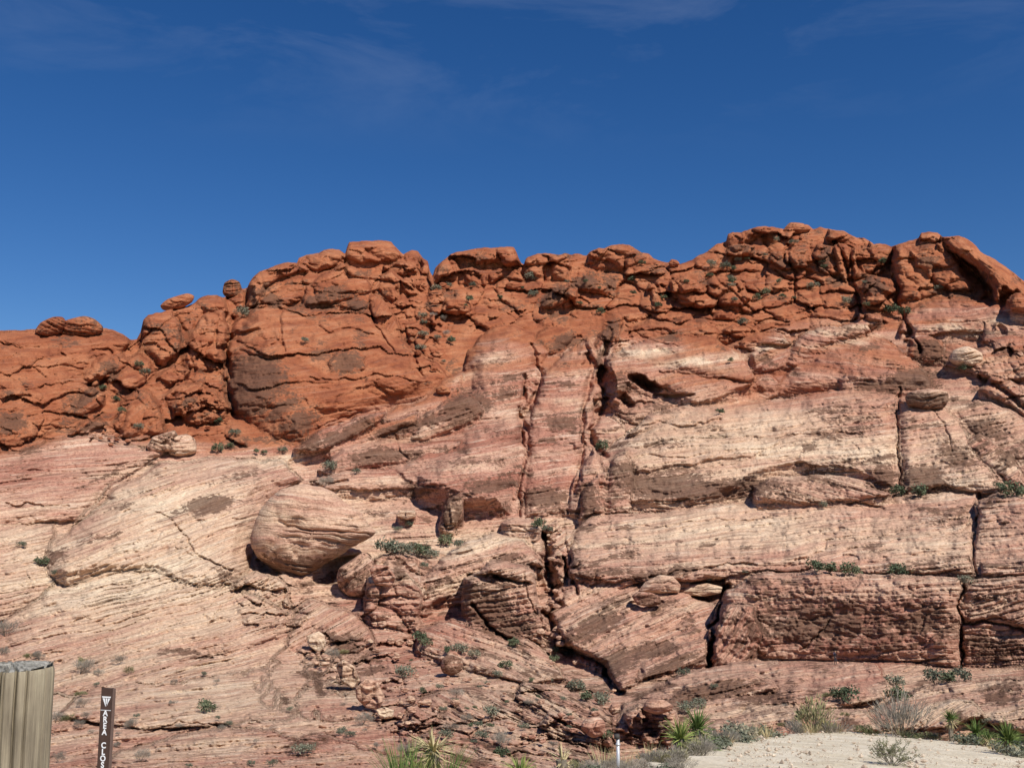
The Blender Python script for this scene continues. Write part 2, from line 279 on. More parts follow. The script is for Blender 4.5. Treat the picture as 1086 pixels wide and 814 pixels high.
# jumbled blocks: outline, cell w/h px, relief m, seed
CRAGS = [
 ("110,470 120,400 150,330 240,312 262,304 262,330 243,350 240,420 262,470 230,478 150,474", 26, 24, 3.2, 3), ("185,440 180,405 235,405 240,445", 9, 7, 2.5, 4),
 ("425,265 460,290 478,300 470,400 445,405 425,360 415,320", 13, 10, 3, 5), ("455,260 700,255 705,335 640,340 560,345 500,350 455,350", 25, 17, 5.0, 6),
 ("690,270 770,240 900,235 948,255 948,330 880,330 780,335 700,340", 24, 14, 4.8, 7), ("948,260 1000,245 1030,255 1045,300 1045,325 955,325", 24, 14, 2.5, 8),
 ("640,335 780,330 945,328 940,345 860,348 800,385 770,362 700,352 640,365", 28, 10, 3.0, 9), ("318,690 345,665 420,690 480,770 440,800 390,760", 15, 9, 2.2, 10),
 ("565,545 600,545 612,600 650,612 590,640 570,600", 22, 20, 2.6, 11), ("400,690 480,690 660,740 660,800 430,800 420,740", 34, 17, 1.5, 12), ("1000,362 1086,362 1300,370 1300,440 1086,440 1040,405", 18, 12, 3, 13),
 ("396,585 450,575 470,600 440,690 400,690 380,650", 30, 24, 2.0, 14), ("640,335 660,360 650,400 630,395", 10, 14, 2, 15), ("262,300 330,265 430,262 440,300 420,345 330,335 262,340", 30, 17, 3.0, 21), ("250,440 250,340 440,330 460,400 300,470", 60, 24, 1.8, 16),
 ("0,350 135,350 100,470 0,485", 34, 19, 2.0, 17), ("240,614 300,610 330,640 320,664 260,660", 16, 10, 2.4, 18), ("200,350 240,330 245,400 195,400", 12, 24, 3, 19),
]
# mineral zones: dark desert varnish and brown stain, plus shade painted in recesses (cx,cy,rx,ry,rot,strength)
VARN_SHADE = [(272,402,30,26,15,1.15),(262,425,20,16,0,1.0),(300,432,26,8,-28,.8),(318,450,24,16,-40,.75),(352,310,20,9,0,.75),(335,322,16,8,0,1.1),(378,322,14,8,0,.9),(368,384,18,12,0,.9),
 (118,392,12,14,-40,.75),(88,424,22,10,-40,.8),(10,450,18,12,-20,.8),(30,478,16,8,-20,.6),(98,452,12,4,-20,.9),(282,308,14,6,-30,.6),(268,318,5,14,0,.9),(290,318,10,6,0,.9),  # the tall dark recess beside the main dome is painted shade
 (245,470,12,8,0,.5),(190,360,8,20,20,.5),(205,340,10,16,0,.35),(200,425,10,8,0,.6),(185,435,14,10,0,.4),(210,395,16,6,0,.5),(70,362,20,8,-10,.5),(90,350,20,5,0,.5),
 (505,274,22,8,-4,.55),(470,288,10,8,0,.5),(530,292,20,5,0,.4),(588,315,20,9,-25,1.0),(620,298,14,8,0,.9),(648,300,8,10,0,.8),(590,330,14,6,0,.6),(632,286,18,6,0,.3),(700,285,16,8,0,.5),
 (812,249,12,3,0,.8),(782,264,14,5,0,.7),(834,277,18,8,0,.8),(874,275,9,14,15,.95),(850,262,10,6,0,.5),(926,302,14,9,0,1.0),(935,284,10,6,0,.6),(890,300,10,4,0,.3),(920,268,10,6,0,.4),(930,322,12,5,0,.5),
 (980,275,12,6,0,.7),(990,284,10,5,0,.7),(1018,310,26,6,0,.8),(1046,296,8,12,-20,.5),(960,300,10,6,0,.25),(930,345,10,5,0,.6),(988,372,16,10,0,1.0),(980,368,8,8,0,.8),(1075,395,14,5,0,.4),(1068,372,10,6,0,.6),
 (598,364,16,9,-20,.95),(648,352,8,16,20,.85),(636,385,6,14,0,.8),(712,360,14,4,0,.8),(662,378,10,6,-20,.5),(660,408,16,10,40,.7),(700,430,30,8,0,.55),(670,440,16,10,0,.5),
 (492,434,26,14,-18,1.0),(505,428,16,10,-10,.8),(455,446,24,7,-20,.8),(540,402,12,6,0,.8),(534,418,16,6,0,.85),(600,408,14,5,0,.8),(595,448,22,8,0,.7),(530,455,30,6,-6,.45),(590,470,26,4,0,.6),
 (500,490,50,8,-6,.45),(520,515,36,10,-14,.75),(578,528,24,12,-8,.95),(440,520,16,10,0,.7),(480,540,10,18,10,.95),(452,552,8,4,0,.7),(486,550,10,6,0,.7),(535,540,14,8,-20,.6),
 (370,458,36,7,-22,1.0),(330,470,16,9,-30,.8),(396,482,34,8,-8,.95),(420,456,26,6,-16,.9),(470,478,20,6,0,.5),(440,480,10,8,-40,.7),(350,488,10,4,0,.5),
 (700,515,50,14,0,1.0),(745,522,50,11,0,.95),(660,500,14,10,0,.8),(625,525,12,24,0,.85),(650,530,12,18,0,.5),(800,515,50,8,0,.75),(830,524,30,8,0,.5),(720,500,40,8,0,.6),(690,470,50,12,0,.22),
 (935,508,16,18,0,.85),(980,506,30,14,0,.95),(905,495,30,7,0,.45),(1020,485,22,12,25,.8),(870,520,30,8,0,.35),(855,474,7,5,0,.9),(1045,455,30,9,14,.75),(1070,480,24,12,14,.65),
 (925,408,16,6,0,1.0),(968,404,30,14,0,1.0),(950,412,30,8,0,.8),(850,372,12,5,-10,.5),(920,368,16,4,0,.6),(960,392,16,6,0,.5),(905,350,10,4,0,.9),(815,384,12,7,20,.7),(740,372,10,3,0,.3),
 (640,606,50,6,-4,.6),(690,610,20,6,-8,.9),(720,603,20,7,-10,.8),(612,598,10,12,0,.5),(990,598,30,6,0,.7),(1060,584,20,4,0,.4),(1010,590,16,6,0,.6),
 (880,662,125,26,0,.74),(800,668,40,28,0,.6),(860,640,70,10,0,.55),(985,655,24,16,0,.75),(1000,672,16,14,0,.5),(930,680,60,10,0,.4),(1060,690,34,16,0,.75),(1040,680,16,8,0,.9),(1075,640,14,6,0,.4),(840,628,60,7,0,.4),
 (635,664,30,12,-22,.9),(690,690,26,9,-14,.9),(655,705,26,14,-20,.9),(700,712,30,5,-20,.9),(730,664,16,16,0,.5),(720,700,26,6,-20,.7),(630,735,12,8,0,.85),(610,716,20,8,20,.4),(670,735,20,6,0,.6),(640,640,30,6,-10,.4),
 (752,734,60,9,-12,.95),(700,745,14,8,-20,.7),(810,738,40,8,0,.7),(900,742,30,5,0,.45),(690,770,16,16,0,.7),(860,730,30,6,0,.5),(1060,742,24,8,0,.7),(990,734,40,4,0,.4),(790,772,30,5,0,.5),(740,765,20,6,0,.6),  # shade of the small cave is painted here, its recess being shallow
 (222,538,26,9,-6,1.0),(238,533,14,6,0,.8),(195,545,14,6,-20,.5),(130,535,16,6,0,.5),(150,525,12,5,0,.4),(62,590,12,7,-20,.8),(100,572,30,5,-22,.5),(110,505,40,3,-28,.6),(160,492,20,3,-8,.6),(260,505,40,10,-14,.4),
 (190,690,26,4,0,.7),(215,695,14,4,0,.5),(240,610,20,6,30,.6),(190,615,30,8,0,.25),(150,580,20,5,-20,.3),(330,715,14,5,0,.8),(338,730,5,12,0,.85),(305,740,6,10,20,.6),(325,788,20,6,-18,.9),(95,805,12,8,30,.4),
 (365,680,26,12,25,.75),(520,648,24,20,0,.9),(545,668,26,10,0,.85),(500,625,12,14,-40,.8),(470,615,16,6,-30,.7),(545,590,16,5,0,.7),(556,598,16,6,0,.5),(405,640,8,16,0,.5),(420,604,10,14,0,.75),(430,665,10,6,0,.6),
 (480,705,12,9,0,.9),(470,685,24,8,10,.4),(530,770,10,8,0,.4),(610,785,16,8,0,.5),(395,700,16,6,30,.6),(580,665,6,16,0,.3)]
CREAM = [(180,735,170,50,0,.75),(330,700,80,40,0,.5),(540,730,120,60,0,.4),(1010,750,100,40,0,.6),(800,745,120,40,0,.35),(500,600,90,40,0,.45),(660,650,80,40,0,.3),(1020,460,80,60,0,.4),(800,470,170,42,0,.9),(700,490,60,30,0,.5),(740,560,170,34,0,.75),(960,570,90,34,0,.6),(150,620,160,60,0,1.15),(190,540,110,45,0,1.0),(240,530,60,40,0,.8),(30,580,60,40,0,.8),(20,620,60,24,0,.9),(290,490,40,10,0,1.0),
 (360,570,60,50,0,.9),(730,382,60,7,14,1.2),(780,378,30,6,0,1.0),(665,372,16,4,-10,1.3),(690,380,30,6,12,1.0),(640,375,8,6,0,1.2),(880,352,30,3,-4,1.3),(905,347,26,5,0,1.0),(815,366,26,4,-6,1.3),(900,362,40,4,-8,1.0),
 (1012,350,36,6,0,1.5),(1060,342,24,6,0,.9),(968,350,12,6,0,1.0),(1040,380,34,7,0,.6),(1010,392,60,9,0,.5),(1000,500,50,40,0,.5),(1040,440,40,20,0,.3),(560,385,60,5,-6,.5),(500,395,40,5,-25,1.0),(540,440,40,8,-4,.8),(615,430,30,5,0,.8),(600,394,40,5,-6,.9),
 (470,452,60,5,-18,.9),(440,460,50,4,-16,.8),(430,508,60,5,-4,.6),(480,500,60,4,-8,.6),(400,470,40,4,-10,.5),(340,540,16,30,0,.3),(500,580,50,24,0,.8),(545,575,24,20,0,.6),(450,580,50,12,0,.7),(540,620,40,20,0,.3),(620,640,70,30,0,.2),(860,610,100,7,0,.4),
 (370,735,30,10,40,.9),(340,684,10,12,0,.8),(300,760,120,16,0,.35),(250,790,60,14,0,.7),(60,700,70,24,0,.5),(90,770,50,20,0,.4),(560,700,60,20,0,.15),(960,750,60,14,0,.5),(880,765,50,8,0,.4),(1050,725,40,6,0,.5),(190,470,24,6,0,.5),(640,560,60,30,0,.2),(670,326,16,3,0,.6),(715,330,14,2,0,.6),(880,298,16,2,0,.7),(902,296,6,8,0,.6)]
PINK = [(870,388,130,34,0,.55),(720,362,90,20,0,.5),(560,470,110,80,0,.5),(1000,335,120,22,0,.4),(460,500,130,40,0,.45),(60,508,100,16,0,.5),(600,420,60,60,0,.4),(480,660,80,30,0,.25),(420,690,50,40,0,.3),(900,690,160,40,0,.2)]
REDLINE = P("-220,505 0,485 40,474 70,463 105,457 140,466 180,472 215,474 250,478 290,480 315,474 350,452 400,436 440,424 478,410 492,392 505,372 540,362 580,372 610,366 640,362 680,362 720,366 760,380 800,368 840,350 900,336 940,336 1000,326 1060,326 1120,340 1300,350")

def warp(x, y, k=1.0):
    return (x + k*(4.2*fbm(x/26, y/22, 41, 3)+1.7*fbm(x/7, y/7, 45, 3)), y + k*(3.6*fbm(x/28, y/20, 51, 3)+1.5*fbm(x/7, y/6, 55, 3)))

def survey():
    nx, ny = 1450, 660
    cx = np.linspace(-190, 1276, nx)
    top = np.interp(cx, SKX, SKY_Y) + .8*fbm(cx/5, cx*0+3.3, 91, 3)
    t = np.linspace(0, 1, ny)[:, None]
    GX = np.broadcast_to(cx, (ny, nx)).copy(); ts = np.convolve(np.pad(top, 30, mode='edge'), np.hanning(63)[1:-1]/np.hanning(63).sum(), 'valid')
    GY = ts + t*(870-ts) + (top-ts)*np.clip(1-t*9, 0, 1)
    X, Y = warp(GX, GY)
    r = R0(GX, GY) + 5*fbm(GX/150, GY/90, 61, 3) + 2.0*fbm(GX/45, GY/26, 65, 3)
    bed = np.full(r.shape, 6.0); bcx = np.full(r.shape, 543.0); bcy = np.full(r.shape, 560.0)
    for s, off, sl, gx, H, wd, bd in PIECES:
        p = P(s); c = p.mean(0)
        m = (X > p[:, 0].min()-2) & (X < p[:, 0].max()+2) & (Y > p[:, 1].min()-2) & (Y < p[:, 1].max()+2)
        if not m.any(): continue
        x, y = X[m], Y[m]; d = poly_sd(x, y, p)
        q = np.clip(d/wd, 0, 1)
        rc = float(R0(np.clip(c[0], 0, 1086), c[1]))
        if wd >= 20 and wd != 24 or wd == 24 and bd != 2: off = off*np.clip(q*1.5+.15, 0, 1)
        val = rc + off + sl*(R0(x, y)-rc) + gx*(x-c[0]) - H*np.sqrt(np.clip(q*(2-q), 0, 1)) + (1-np.clip(d/1.5, 0, 1))*1.5
        win = (d > 0) & (val < r[m])
        if wd >= 36:
            e_ = d > 0; rm = r[m]; a_, b_ = rm[e_], val[e_]; k_ = 2.0; h_ = np.clip(.5+.5*(a_-b_)/(2*k_), 0, 1)
            sm = a_*(1-h_)+b_*h_-k_*h_*(1-h_); f_ = np.clip(d[e_]/10, 0, 1); rm[e_] = np.minimum(a_, b_)*(1-f_)+np.minimum(sm, np.minimum(a_, b_))*f_; r[m] = rm; val = np.where(d > 0, np.minimum(val, rm), val)
        rm = r[m]; rm[win] = val[win]; r[m] = rm
        
        for arr, v_ in ((bed, bd), (bcx, c[0]), (bcy, c[1])): b = arr[m]; b[win] = v_; arr[m] = b
    # narrow gaps between masses are filled with debris to a shallow cleft
    def slide(a, k, f):
        for ax in (0, 1):
            pa = np.pad(a, [(k, k) if ax == i else (0, 0) for i in (0, 1)], mode='edge'); o = None
            for j in range(2*k+1):
                v = pa[j:j+a.shape[0]] if ax == 0 else pa[:, j:j+a.shape[1]]; o = v.copy() if o is None else f(o, v, out=o)
            a = o
        return a
    opened = slide(slide(r, 7, np.minimum), 7, np.maximum)
    r = np.minimum(r, opened+1.1+1.6*sstep(8, -8, GY-np.interp(GX, REDLINE[:, 0], REDLINE[:, 1])))
    # jumbled blocks
    for s, cw, ch, H, sd_ in CRAGS:
        p = P(s)
        m = (X > p[:, 0].min()-8) & (X < p[:, 0].max()+8) & (Y > p[:, 1].min()-8) & (Y < p[:, 1].max()+8)
        x, y = X[m], Y[m]; wgt = sstep(-6, 6, poly_sd(x, y, p))
        tot = 0
        cw *= 1.35; ch *= 1.3
        for k, a in ((1, 1.0), (2.3, .30)):
            xs = x/cw*k + .35*fbm(x/cw*k, y/ch*k, sd_*13, 2); ys = y/ch*k + .30*fbm(x/cw*k, y/ch*k, sd_*17+5, 2)
            f1, f2, idc, lx, ly = cells(xs, ys, sd_*31+int(k*10))
            tot = tot + a*(-(1-(1-np.clip((f2-f1)*2.6, 0, 1))**1.7)*H*.7 + (idc-.5)*1.5*H + ((idc*7.3) % 1-.75)*ly*H*2.4 + ((idc*3.7) % 1-.5)*lx*H*1.9)
        r[m] += wgt*tot*.85
    # joints and clefts
    for s, wd, dp in CRACKS:
        p = P(s); m = (X > p[:, 0].min()-12) & (X < p[:, 0].max()+12) & (Y > p[:, 1].min()-12) & (Y < p[:, 1].max()+12)
        x, y = X[m], Y[m]; x = x+3.2*fbm(y/11, x/30, 271, 3); y = y+2.2*fbm(x/11, y/30, 273, 3); d = np.full(x.shape, 1e9)
        for i in range(len(p)-1): d = np.minimum(d, seg_dist(x, y, p[i], p[i+1]))
        wv = wd*(1+.5*fbm(x/9, y/9, 71, 2))
        r[m] += dp*np.exp(-(d/np.maximum(wv, .4))**2)
    X0_, Y0_ = X, Y; X = X+3*fbm(GX/8, GY/8, 171, 3); Y = Y+3*fbm(GX/8, GY/8, 173, 3)
    # caves and undercuts under overhangs: (cx,cy,rx,ry,rot,depth)
    for cx_, cy_, rx, ry, a, dp in ((684,406,20,8,22,16),(643,406,9,20,-10,16),(660,425,14,7,40,7),(676,772,9,13,30,3),(684,760,6,10,-20,3),(690,776,8,12,10,2.5),(702,784,5,8,0,2),(612,368,6,10,0,5),(622,384,4,10,0,6),(362,604,34,12,-22,13),(285,604,16,8,30,6),(556,420,4,12,0,3),(1044,306,14,16,30,6),(1066,315,8,10,0,6),(268,316,5,12,0,4),(340,324,12,5,0,3),(688,640,16,4,0,3),(600,690,12,4,30,4),(962,352,5,8,0,4),(1052,346,5,6,0,3),(1062,352,6,6,0,3),(520,612,20,5,8,4),(530,674,22,4,20,3),(792,384,8,8,0,3),(446,284,4,6,0,4)):
        ca, sa = math.cos(R_(a)), math.sin(R_(a)); dx, dy = X-cx_, Y-cy_
        e = ((dx*ca+dy*sa)/rx)**2 + ((-dx*sa+dy*ca)/ry)**2
        r += dp*np.clip(1-e, 0, 1)**.6
    X, Y = X0_, Y0_
    # bedding: angle smoothed between masses, coordinate across the beds (about metres)
    th = np.radians(bed)
    bv0 = bcy+(GY-bcy)*np.cos(th)+(GX-bcx)*np.sin(th); bu0 = GX*np.cos(th)-(GY-bcy)*np.sin(th)
    for _ in range(1):
        pb = np.pad(bv0, 2, mode='edge'); bv0 = (pb[:-4, 2:-2]+pb[4:, 2:-2]+pb[2:-2, :-4]+pb[2:-2, 4:]+bv0)/5
    wob = 7*fbm(GX/170, GY/90, 81, 3)+1.2*fbm(GX/30, GY/20, 82, 2)
    bv = (bv0+wob)*.25
    bu = bu0*.25
    red = sstep(-9, 9, np.interp(X, REDLINE[:, 0], REDLINE[:, 1])-GY + 9*fbm(bu/14, bv/1.6, 83, 3))
    grad = sstep(-120-50*sstep(600, 700, GX), 6, np.interp(X, REDLINE[:, 0], REDLINE[:, 1])-GY)*sstep(330, 420, GX)*.85
    red = np.maximum(red, grad*np.clip(.55+1.2*fbm(bu/30, bv/2.2, 84, 4), 0, 1.1))
    BX = GX+7*fbm(GX/22, GY/18, 191, 4, .6)+2.5*fbm(GX/4, GY/4, 192, 2); BY = GY+6*fbm(GX/24, GY/16, 193, 4, .6)+2.0*fbm(GX/4, GY/4, 194, 2)
    def blobs(L, k):
        o = np.zeros(r.shape)
        for cx_, cy_, rx, ry, a, s in L:
            m = (np.abs(GX-cx_) < 2.4*max(rx, ry)+8) & (np.abs(GY-cy_) < 2.4*max(rx, ry)+8)
            ca, sa = math.cos(R_(a)), math.sin(R_(a)); dx, dy = BX[m]-cx_, BY[m]-cy_
            e = ((dx*ca+dy*sa)/rx)**2 + ((-dx*sa+dy*ca)/ry)**2
            o[m] = np.maximum(o[m], s*np.exp(-e*k))
        return o
    var = blobs(VARN_SHADE, .75)*1.12; cre = blobs(CREAM, .8); cre = cre - blobs(PINK, .8)*np.clip(1.3-cre, 0, 1)  # stain strengthened so it also paints shadowed pockets
    left = sstep(330, 290, GX)*sstep(470, 500, GY)
    var = np.maximum(var, red*.55*sstep(.05, .6, fbm(GX/24, GY/13, 184, 4)))
    var = np.maximum(var, (1-red)*(1-.75*left)*.62*sstep(.16, .52, fbm(bu/11, bv/2.6, 185, 3)))
    # eroded bedding relief and rough grain
    pale = 1-red
    st = fbm(bu/26, bv/1.0, 85, 4, .6); st2 = fbm(bu/9, bv/.55, 86, 3, .6)
    wl = 1-.7*np.exp(-((GX-890)/150)**4-((GY-655)/46)**4)
    r += pale*wl*(-.55*np.abs(st)*1.6 - .3*st2) + red*(.35*st + .2*st2)
    for per, amp, sd2 in ((3.4, .95, 401), (1.35, .75, 402)):
        q_ = bv/per+1.3*fbm(bu/30, bv/7, sd2, 3)+.25*fbm(bu/5, bv/2, sd2+3, 2); q_ = q_-np.floor(q_)
        r += amp*(1-.75*np.exp(-((GX-890)/150)**4-((GY-655)/46)**4))*sstep(.70, .97, q_)*(1-sstep(.97, 1.0, q_))*np.clip(.5+1.6*fbm(bu/16, bv/5, sd2+5, 3), 0, 1.4)*(.45+.55*pale)
    xs = GX/70+.6*fbm(GX/40, GY/30, 87, 2); ys = bv/4.2+.6*fbm(GX/30, GY/20, 88, 2)
    f1, f2, idc, lx, ly = cells(xs, ys, 301)
    r += (np.exp(-((f2-f1)/.03)**2)*.4 - .5*idc + ly*.5)*(.55+.45*pale)
    r += .9*fbm(GX/20, GY/12, 89, 4, .55)+.35*fbm(GX/4, GY/3.2, 90, 2)
    d = np.clip((GY-top)/9, 0, 1); r += 7*(1-np.sqrt(np.clip(d*(2-d), 0, 1)))
    return cx, top, GX, GY, r, bu, bv, np.clip(red, 0, 1), np.clip(cre, -.6, 1.5), np.clip(var, 0, 1.3)
cx, TOP, GX, GY, RR, BU, BV, RED, CRE, VAR_SHADE = survey()
NY, NX = RR.shape
def hill_r(x, y):
    """range of the hill surface at a surveyed bearing"""
    i = int(np.clip((x-cx[0])/(cx[1]-cx[0]), 0, NX-1.001)); j = int(np.clip(np.searchsorted(GY[:, i], y), 0, NY-1))
    return float(RR[max(0,j-1):j+3, max(0,i-1):i+3].min())
def hill_at(x, y): return pt(x, y, hill_r(x, y))

def mesh_from(name, verts, quads):
    me = bpy.data.meshes.new(name)
    me.vertices.add(len(verts)); me.vertices.foreach_set('co', np.ascontiguousarray(verts, np.float32).ravel())
    n = len(quads); me.loops.add(n*4); me.loops.foreach_set('vertex_index', np.ascontiguousarray(quads, np.int32).ravel())
    me.polygons.add(n); me.polygons.foreach_set('loop_start', np.arange(0, n*4, 4, dtype=np.int32))
    me.polygons.foreach_set('use_smooth', np.ones(n, bool)); me.update(calc_edges=True)
    return me
def set_attrs(me, zone, bedc, idx):
    a = me.attributes.new('zone', 'FLOAT_COLOR', 'POINT'); a.data.foreach_set('color', np.ascontiguousarray(zone[idx], np.float32).ravel())
    a = me.attributes.new('bed', 'FLOAT_VECTOR', 'POINT'); a.data.foreach_set('vector', np.ascontiguousarray(bedc[idx], np.float32).ravel())

# ------------------------------------------------------------------ materials
def new_mat(name):
    m = bpy.data.materials.new(name); m.use_nodes = True; t = m.node_tree
    b = t.nodes['Principled BSDF']; b.inputs['Roughness'].default_value = .9; b.inputs['Specular IOR Level'].default_value = .15
    return m, t, b
def node(t, typ, **kw):
    n = t.nodes.new(typ)
    for k, v in kw.items():
        if k.startswith('i_'): n.inputs[k[2:].replace('_', ' ')].default_value = v
        else: setattr(n, k, v)
    return n
def ramp(t, stops):
    n = t.nodes.new('ShaderNodeValToRGB'); e = n.color_ramp.elements
    while len(e) < len(stops): e.new(.5)
    for k, (p_, c_) in enumerate(stops):
        e[k].position = p_; e[k].color = (*c_, 1) if len(c_) == 3 else c_
    return n
def math_(t, op, a, b=None, clamp=False):
    n = t.nodes.new('ShaderNodeMath'); n.operation = op; n.use_clamp = clamp
    for i, v in enumerate((a, b)):
        if v is None: continue
        if isinstance(v, (int, float)): n.inputs[i].default_value = v
        else: t.links.new(v, n.inputs[i])
    return n.outputs[0]
def mixc(t, f, a, b, typ='MIX'):
    n = t.nodes.new('ShaderNodeMixRGB'); n.blend_type = typ
    for i, v in enumerate((f, a, b)):
        if isinstance(v, (int, float)): n.inputs[i].default_value = v
        elif isinstance(v, tuple): n.inputs[i].default_value = (*v, 1)
        else: t.links.new(v, n.inputs[i])
    return n.outputs[0]

def sandstone():
    m, t, b = new_mat('sandstone'); L = t.links.new
    z = node(t, 'ShaderNodeAttribute', attribute_name='zone'); bd = node(t, 'ShaderNodeAttribute', attribute_name='bed')
    s = node(t, 'ShaderNodeSeparateColor'); L(z.outputs['Color'], s.inputs[0])
    red, cre, var = s.outputs
    geo = node(t, 'ShaderNodeNewGeometry')
    def bednoise(su, sv, det, rough=.6, dist=0.0):
        mp = node(t, 'ShaderNodeMapping'); mp.inputs['Scale'].default_value = (su, sv, 1); L(bd.outputs['Vector'], mp.inputs[0])
        n = node(t, 'ShaderNodeTexNoise', i_Scale=1.0, i_Detail=det, i_Roughness=rough, i_Distortion=dist); L(mp.outputs[0], n.inputs['Vector']); return n.outputs['Fac']
    def posnoise(sc, det, rough=.6, dist=0.0):
        n = node(t, 'ShaderNodeTexNoise', i_Scale=sc, i_Detail=det, i_Roughness=rough, i_Distortion=dist); L(geo.outputs['Position'], n.inputs['Vector']); return n.outputs['Fac']
    wide = bednoise(.018, .22, 5, .62, .3); mid = bednoise(.05, .85, 4, .6, .2); fine = bednoise(.10, 2.6, 3, .65, .2)
    mid2 = bednoise(.07, 1.5, 3, .7, .15); spk = bednoise(.55, 2.2, 4, .72, .3); grain = posnoise(1.9, 5, .75); blot = posnoise(.09, 6, .62, .6); speck = posnoise(.8, 4, .7)
    # pale banded rock
    f = math_(t, 'ADD', math_(t, 'MULTIPLY', wide, .75), math_(t, 'MULTIPLY', mid, .45))
    f = math_(t, 'ADD', f, math_(t, 'SUBTRACT', math_(t, 'MULTIPLY', cre, .27), .085)); f = math_(t, 'ADD', f, math_(t, 'MULTIPLY', math_(t, 'SUBTRACT', grain, .5), .35))
    rp = ramp(t, [(.36, (.34, .145, .10)), (.47, (.45, .235, .165)), (.58, (.52, .315, .22)), (.70, (.60, .41, .28)), (.90, (.70, .55, .39))]); L(f, rp.inputs[0])
    pale = rp.outputs[0]
    # red rock
    fr = math_(t, 'ADD', math_(t, 'MULTIPLY', blot, .6), math_(t, 'MULTIPLY', mid, .4))
    rr = ramp(t, [(.36, (.20, .062, .032)), (.47, (.31, .104, .049)), (.57, (.385, .15, .073)), (.70, (.47, .215, .115))]); L(fr, rr.inputs[0])
    base = mixc(t, red, pale, rr.outputs[0])
    l2 = node(t, 'ShaderNodeMapRange', interpolation_type='SMOOTHSTEP'); l2.inputs[1].default_value = .545; l2.inputs[2].default_value = .60; L(mid2, l2.inputs[0])
    base = mixc(t, math_(t, 'MULTIPLY', l2.outputs[0], math_(t, 'SUBTRACT', .44, math_(t, 'MULTIPLY', red, .28))), base, (.24, .125, .085))
    l3 = node(t, 'ShaderNodeMapRange', interpolation_type='SMOOTHSTEP'); l3.inputs[1].default_value = .43; l3.inputs[2].default_value = .36; L(mid2, l3.inputs[0])
    base = mixc(t, math_(t, 'MULTIPLY', l3.outputs[0], math_(t, 'SUBTRACT', .5, math_(t, 'MULTIPLY', red, .42))), base, (.70, .55, .41))
    # thin dark weathered bedding lines and lichen
    ln = node(t, 'ShaderNodeMapRange', interpolation_type='SMOOTHSTEP'); ln.inputs[1].default_value = .535; ln.inputs[2].default_value = .63; L(fine, ln.inputs[0])
    lf = math_(t, 'MULTIPLY', ln.outputs[0], math_(t, 'SUBTRACT', .55, math_(t, 'MULTIPLY', red, .42)))
    lm = node(t, 'ShaderNodeMapRange'); lm.inputs[1].default_value = .40; lm.inputs[2].default_value = .62; lm.inputs[3].default_value = .15; lm.inputs[4].default_value = 1.25; L(posnoise(.06, 3, .6), lm.inputs[0]); lf = math_(t, 'MULTIPLY', lf, lm.outputs[0], True)
    base = mixc(t, lf, base, (.16, .085, .06))
    sp = node(t, 'ShaderNodeMapRange', interpolation_type='SMOOTHSTEP'); sp.inputs[1].default_value = .575; sp.inputs[2].default_value = .66; L(math_(t, 'ADD', spk, math_(t, 'MULTIPLY', math_(t, 'SUBTRACT', blot, .5), .35)), sp.inputs[0])
    base = mixc(t, math_(t, 'MULTIPLY', sp.outputs[0], math_(t, 'SUBTRACT', .62, math_(t, 'MULTIPLY', red, .3))), base, (.13, .075, .05))
    # desert varnish, and the shade painted with the same mask
    streak = node(t, 'ShaderNodeMapping'); streak.inputs['Scale'].default_value = (.9, .9, .16); L(geo.outputs['Position'], streak.inputs[0])
    sn = node(t, 'ShaderNodeTexNoise', i_Scale=1.0, i_Detail=4, i_Roughness=.6); L(streak.outputs[0], sn.inputs['Vector'])
    vn = math_(t, 'ADD', math_(t, 'MULTIPLY', math_(t, 'SUBTRACT', speck, .5), 1.7), math_(t, 'MULTIPLY', math_(t, 'SUBTRACT', sn.outputs['Fac'], .5), .8))
    vn = math_(t, 'ADD', vn, math_(t, 'MULTIPLY', math_(t, 'SUBTRACT', mid, .5), 1.0)); vn = math_(t, 'ADD', vn, math_(t, 'MULTIPLY', math_(t, 'SUBTRACT', blot, .5), .5))
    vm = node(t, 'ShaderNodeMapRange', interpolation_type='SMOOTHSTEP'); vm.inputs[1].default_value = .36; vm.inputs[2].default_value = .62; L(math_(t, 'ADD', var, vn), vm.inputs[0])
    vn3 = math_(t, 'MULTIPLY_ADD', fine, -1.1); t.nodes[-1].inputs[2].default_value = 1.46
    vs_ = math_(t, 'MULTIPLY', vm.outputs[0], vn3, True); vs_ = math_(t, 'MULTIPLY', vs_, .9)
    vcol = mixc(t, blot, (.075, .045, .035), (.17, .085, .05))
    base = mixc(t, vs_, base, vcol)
    gm = math_(t, 'MULTIPLY_ADD', grain, 1.1); t.nodes[-1].inputs[2].default_value = .45
    base = mixc(t, 1.0, base, gm, 'MULTIPLY')
    L(base, b.inputs['Base Color'])
    h = math_(t, 'ADD', math_(t, 'MULTIPLY', fine, .6), math_(t, 'MULTIPLY', mid2, -.7)); h = math_(t, 'ADD', h, math_(t, 'MULTIPLY', grain, .5))
    bp = node(t, 'ShaderNodeBump', i_Strength=.9, i_Distance=.55); L(h, bp.inputs['Height']); L(bp.outputs[0], b.inputs['Normal'])
    b.inputs['Roughness'].default_value = .95; b.inputs['Specular IOR Level'].default_value = .08
    return m
M_ROCK = sandstone()
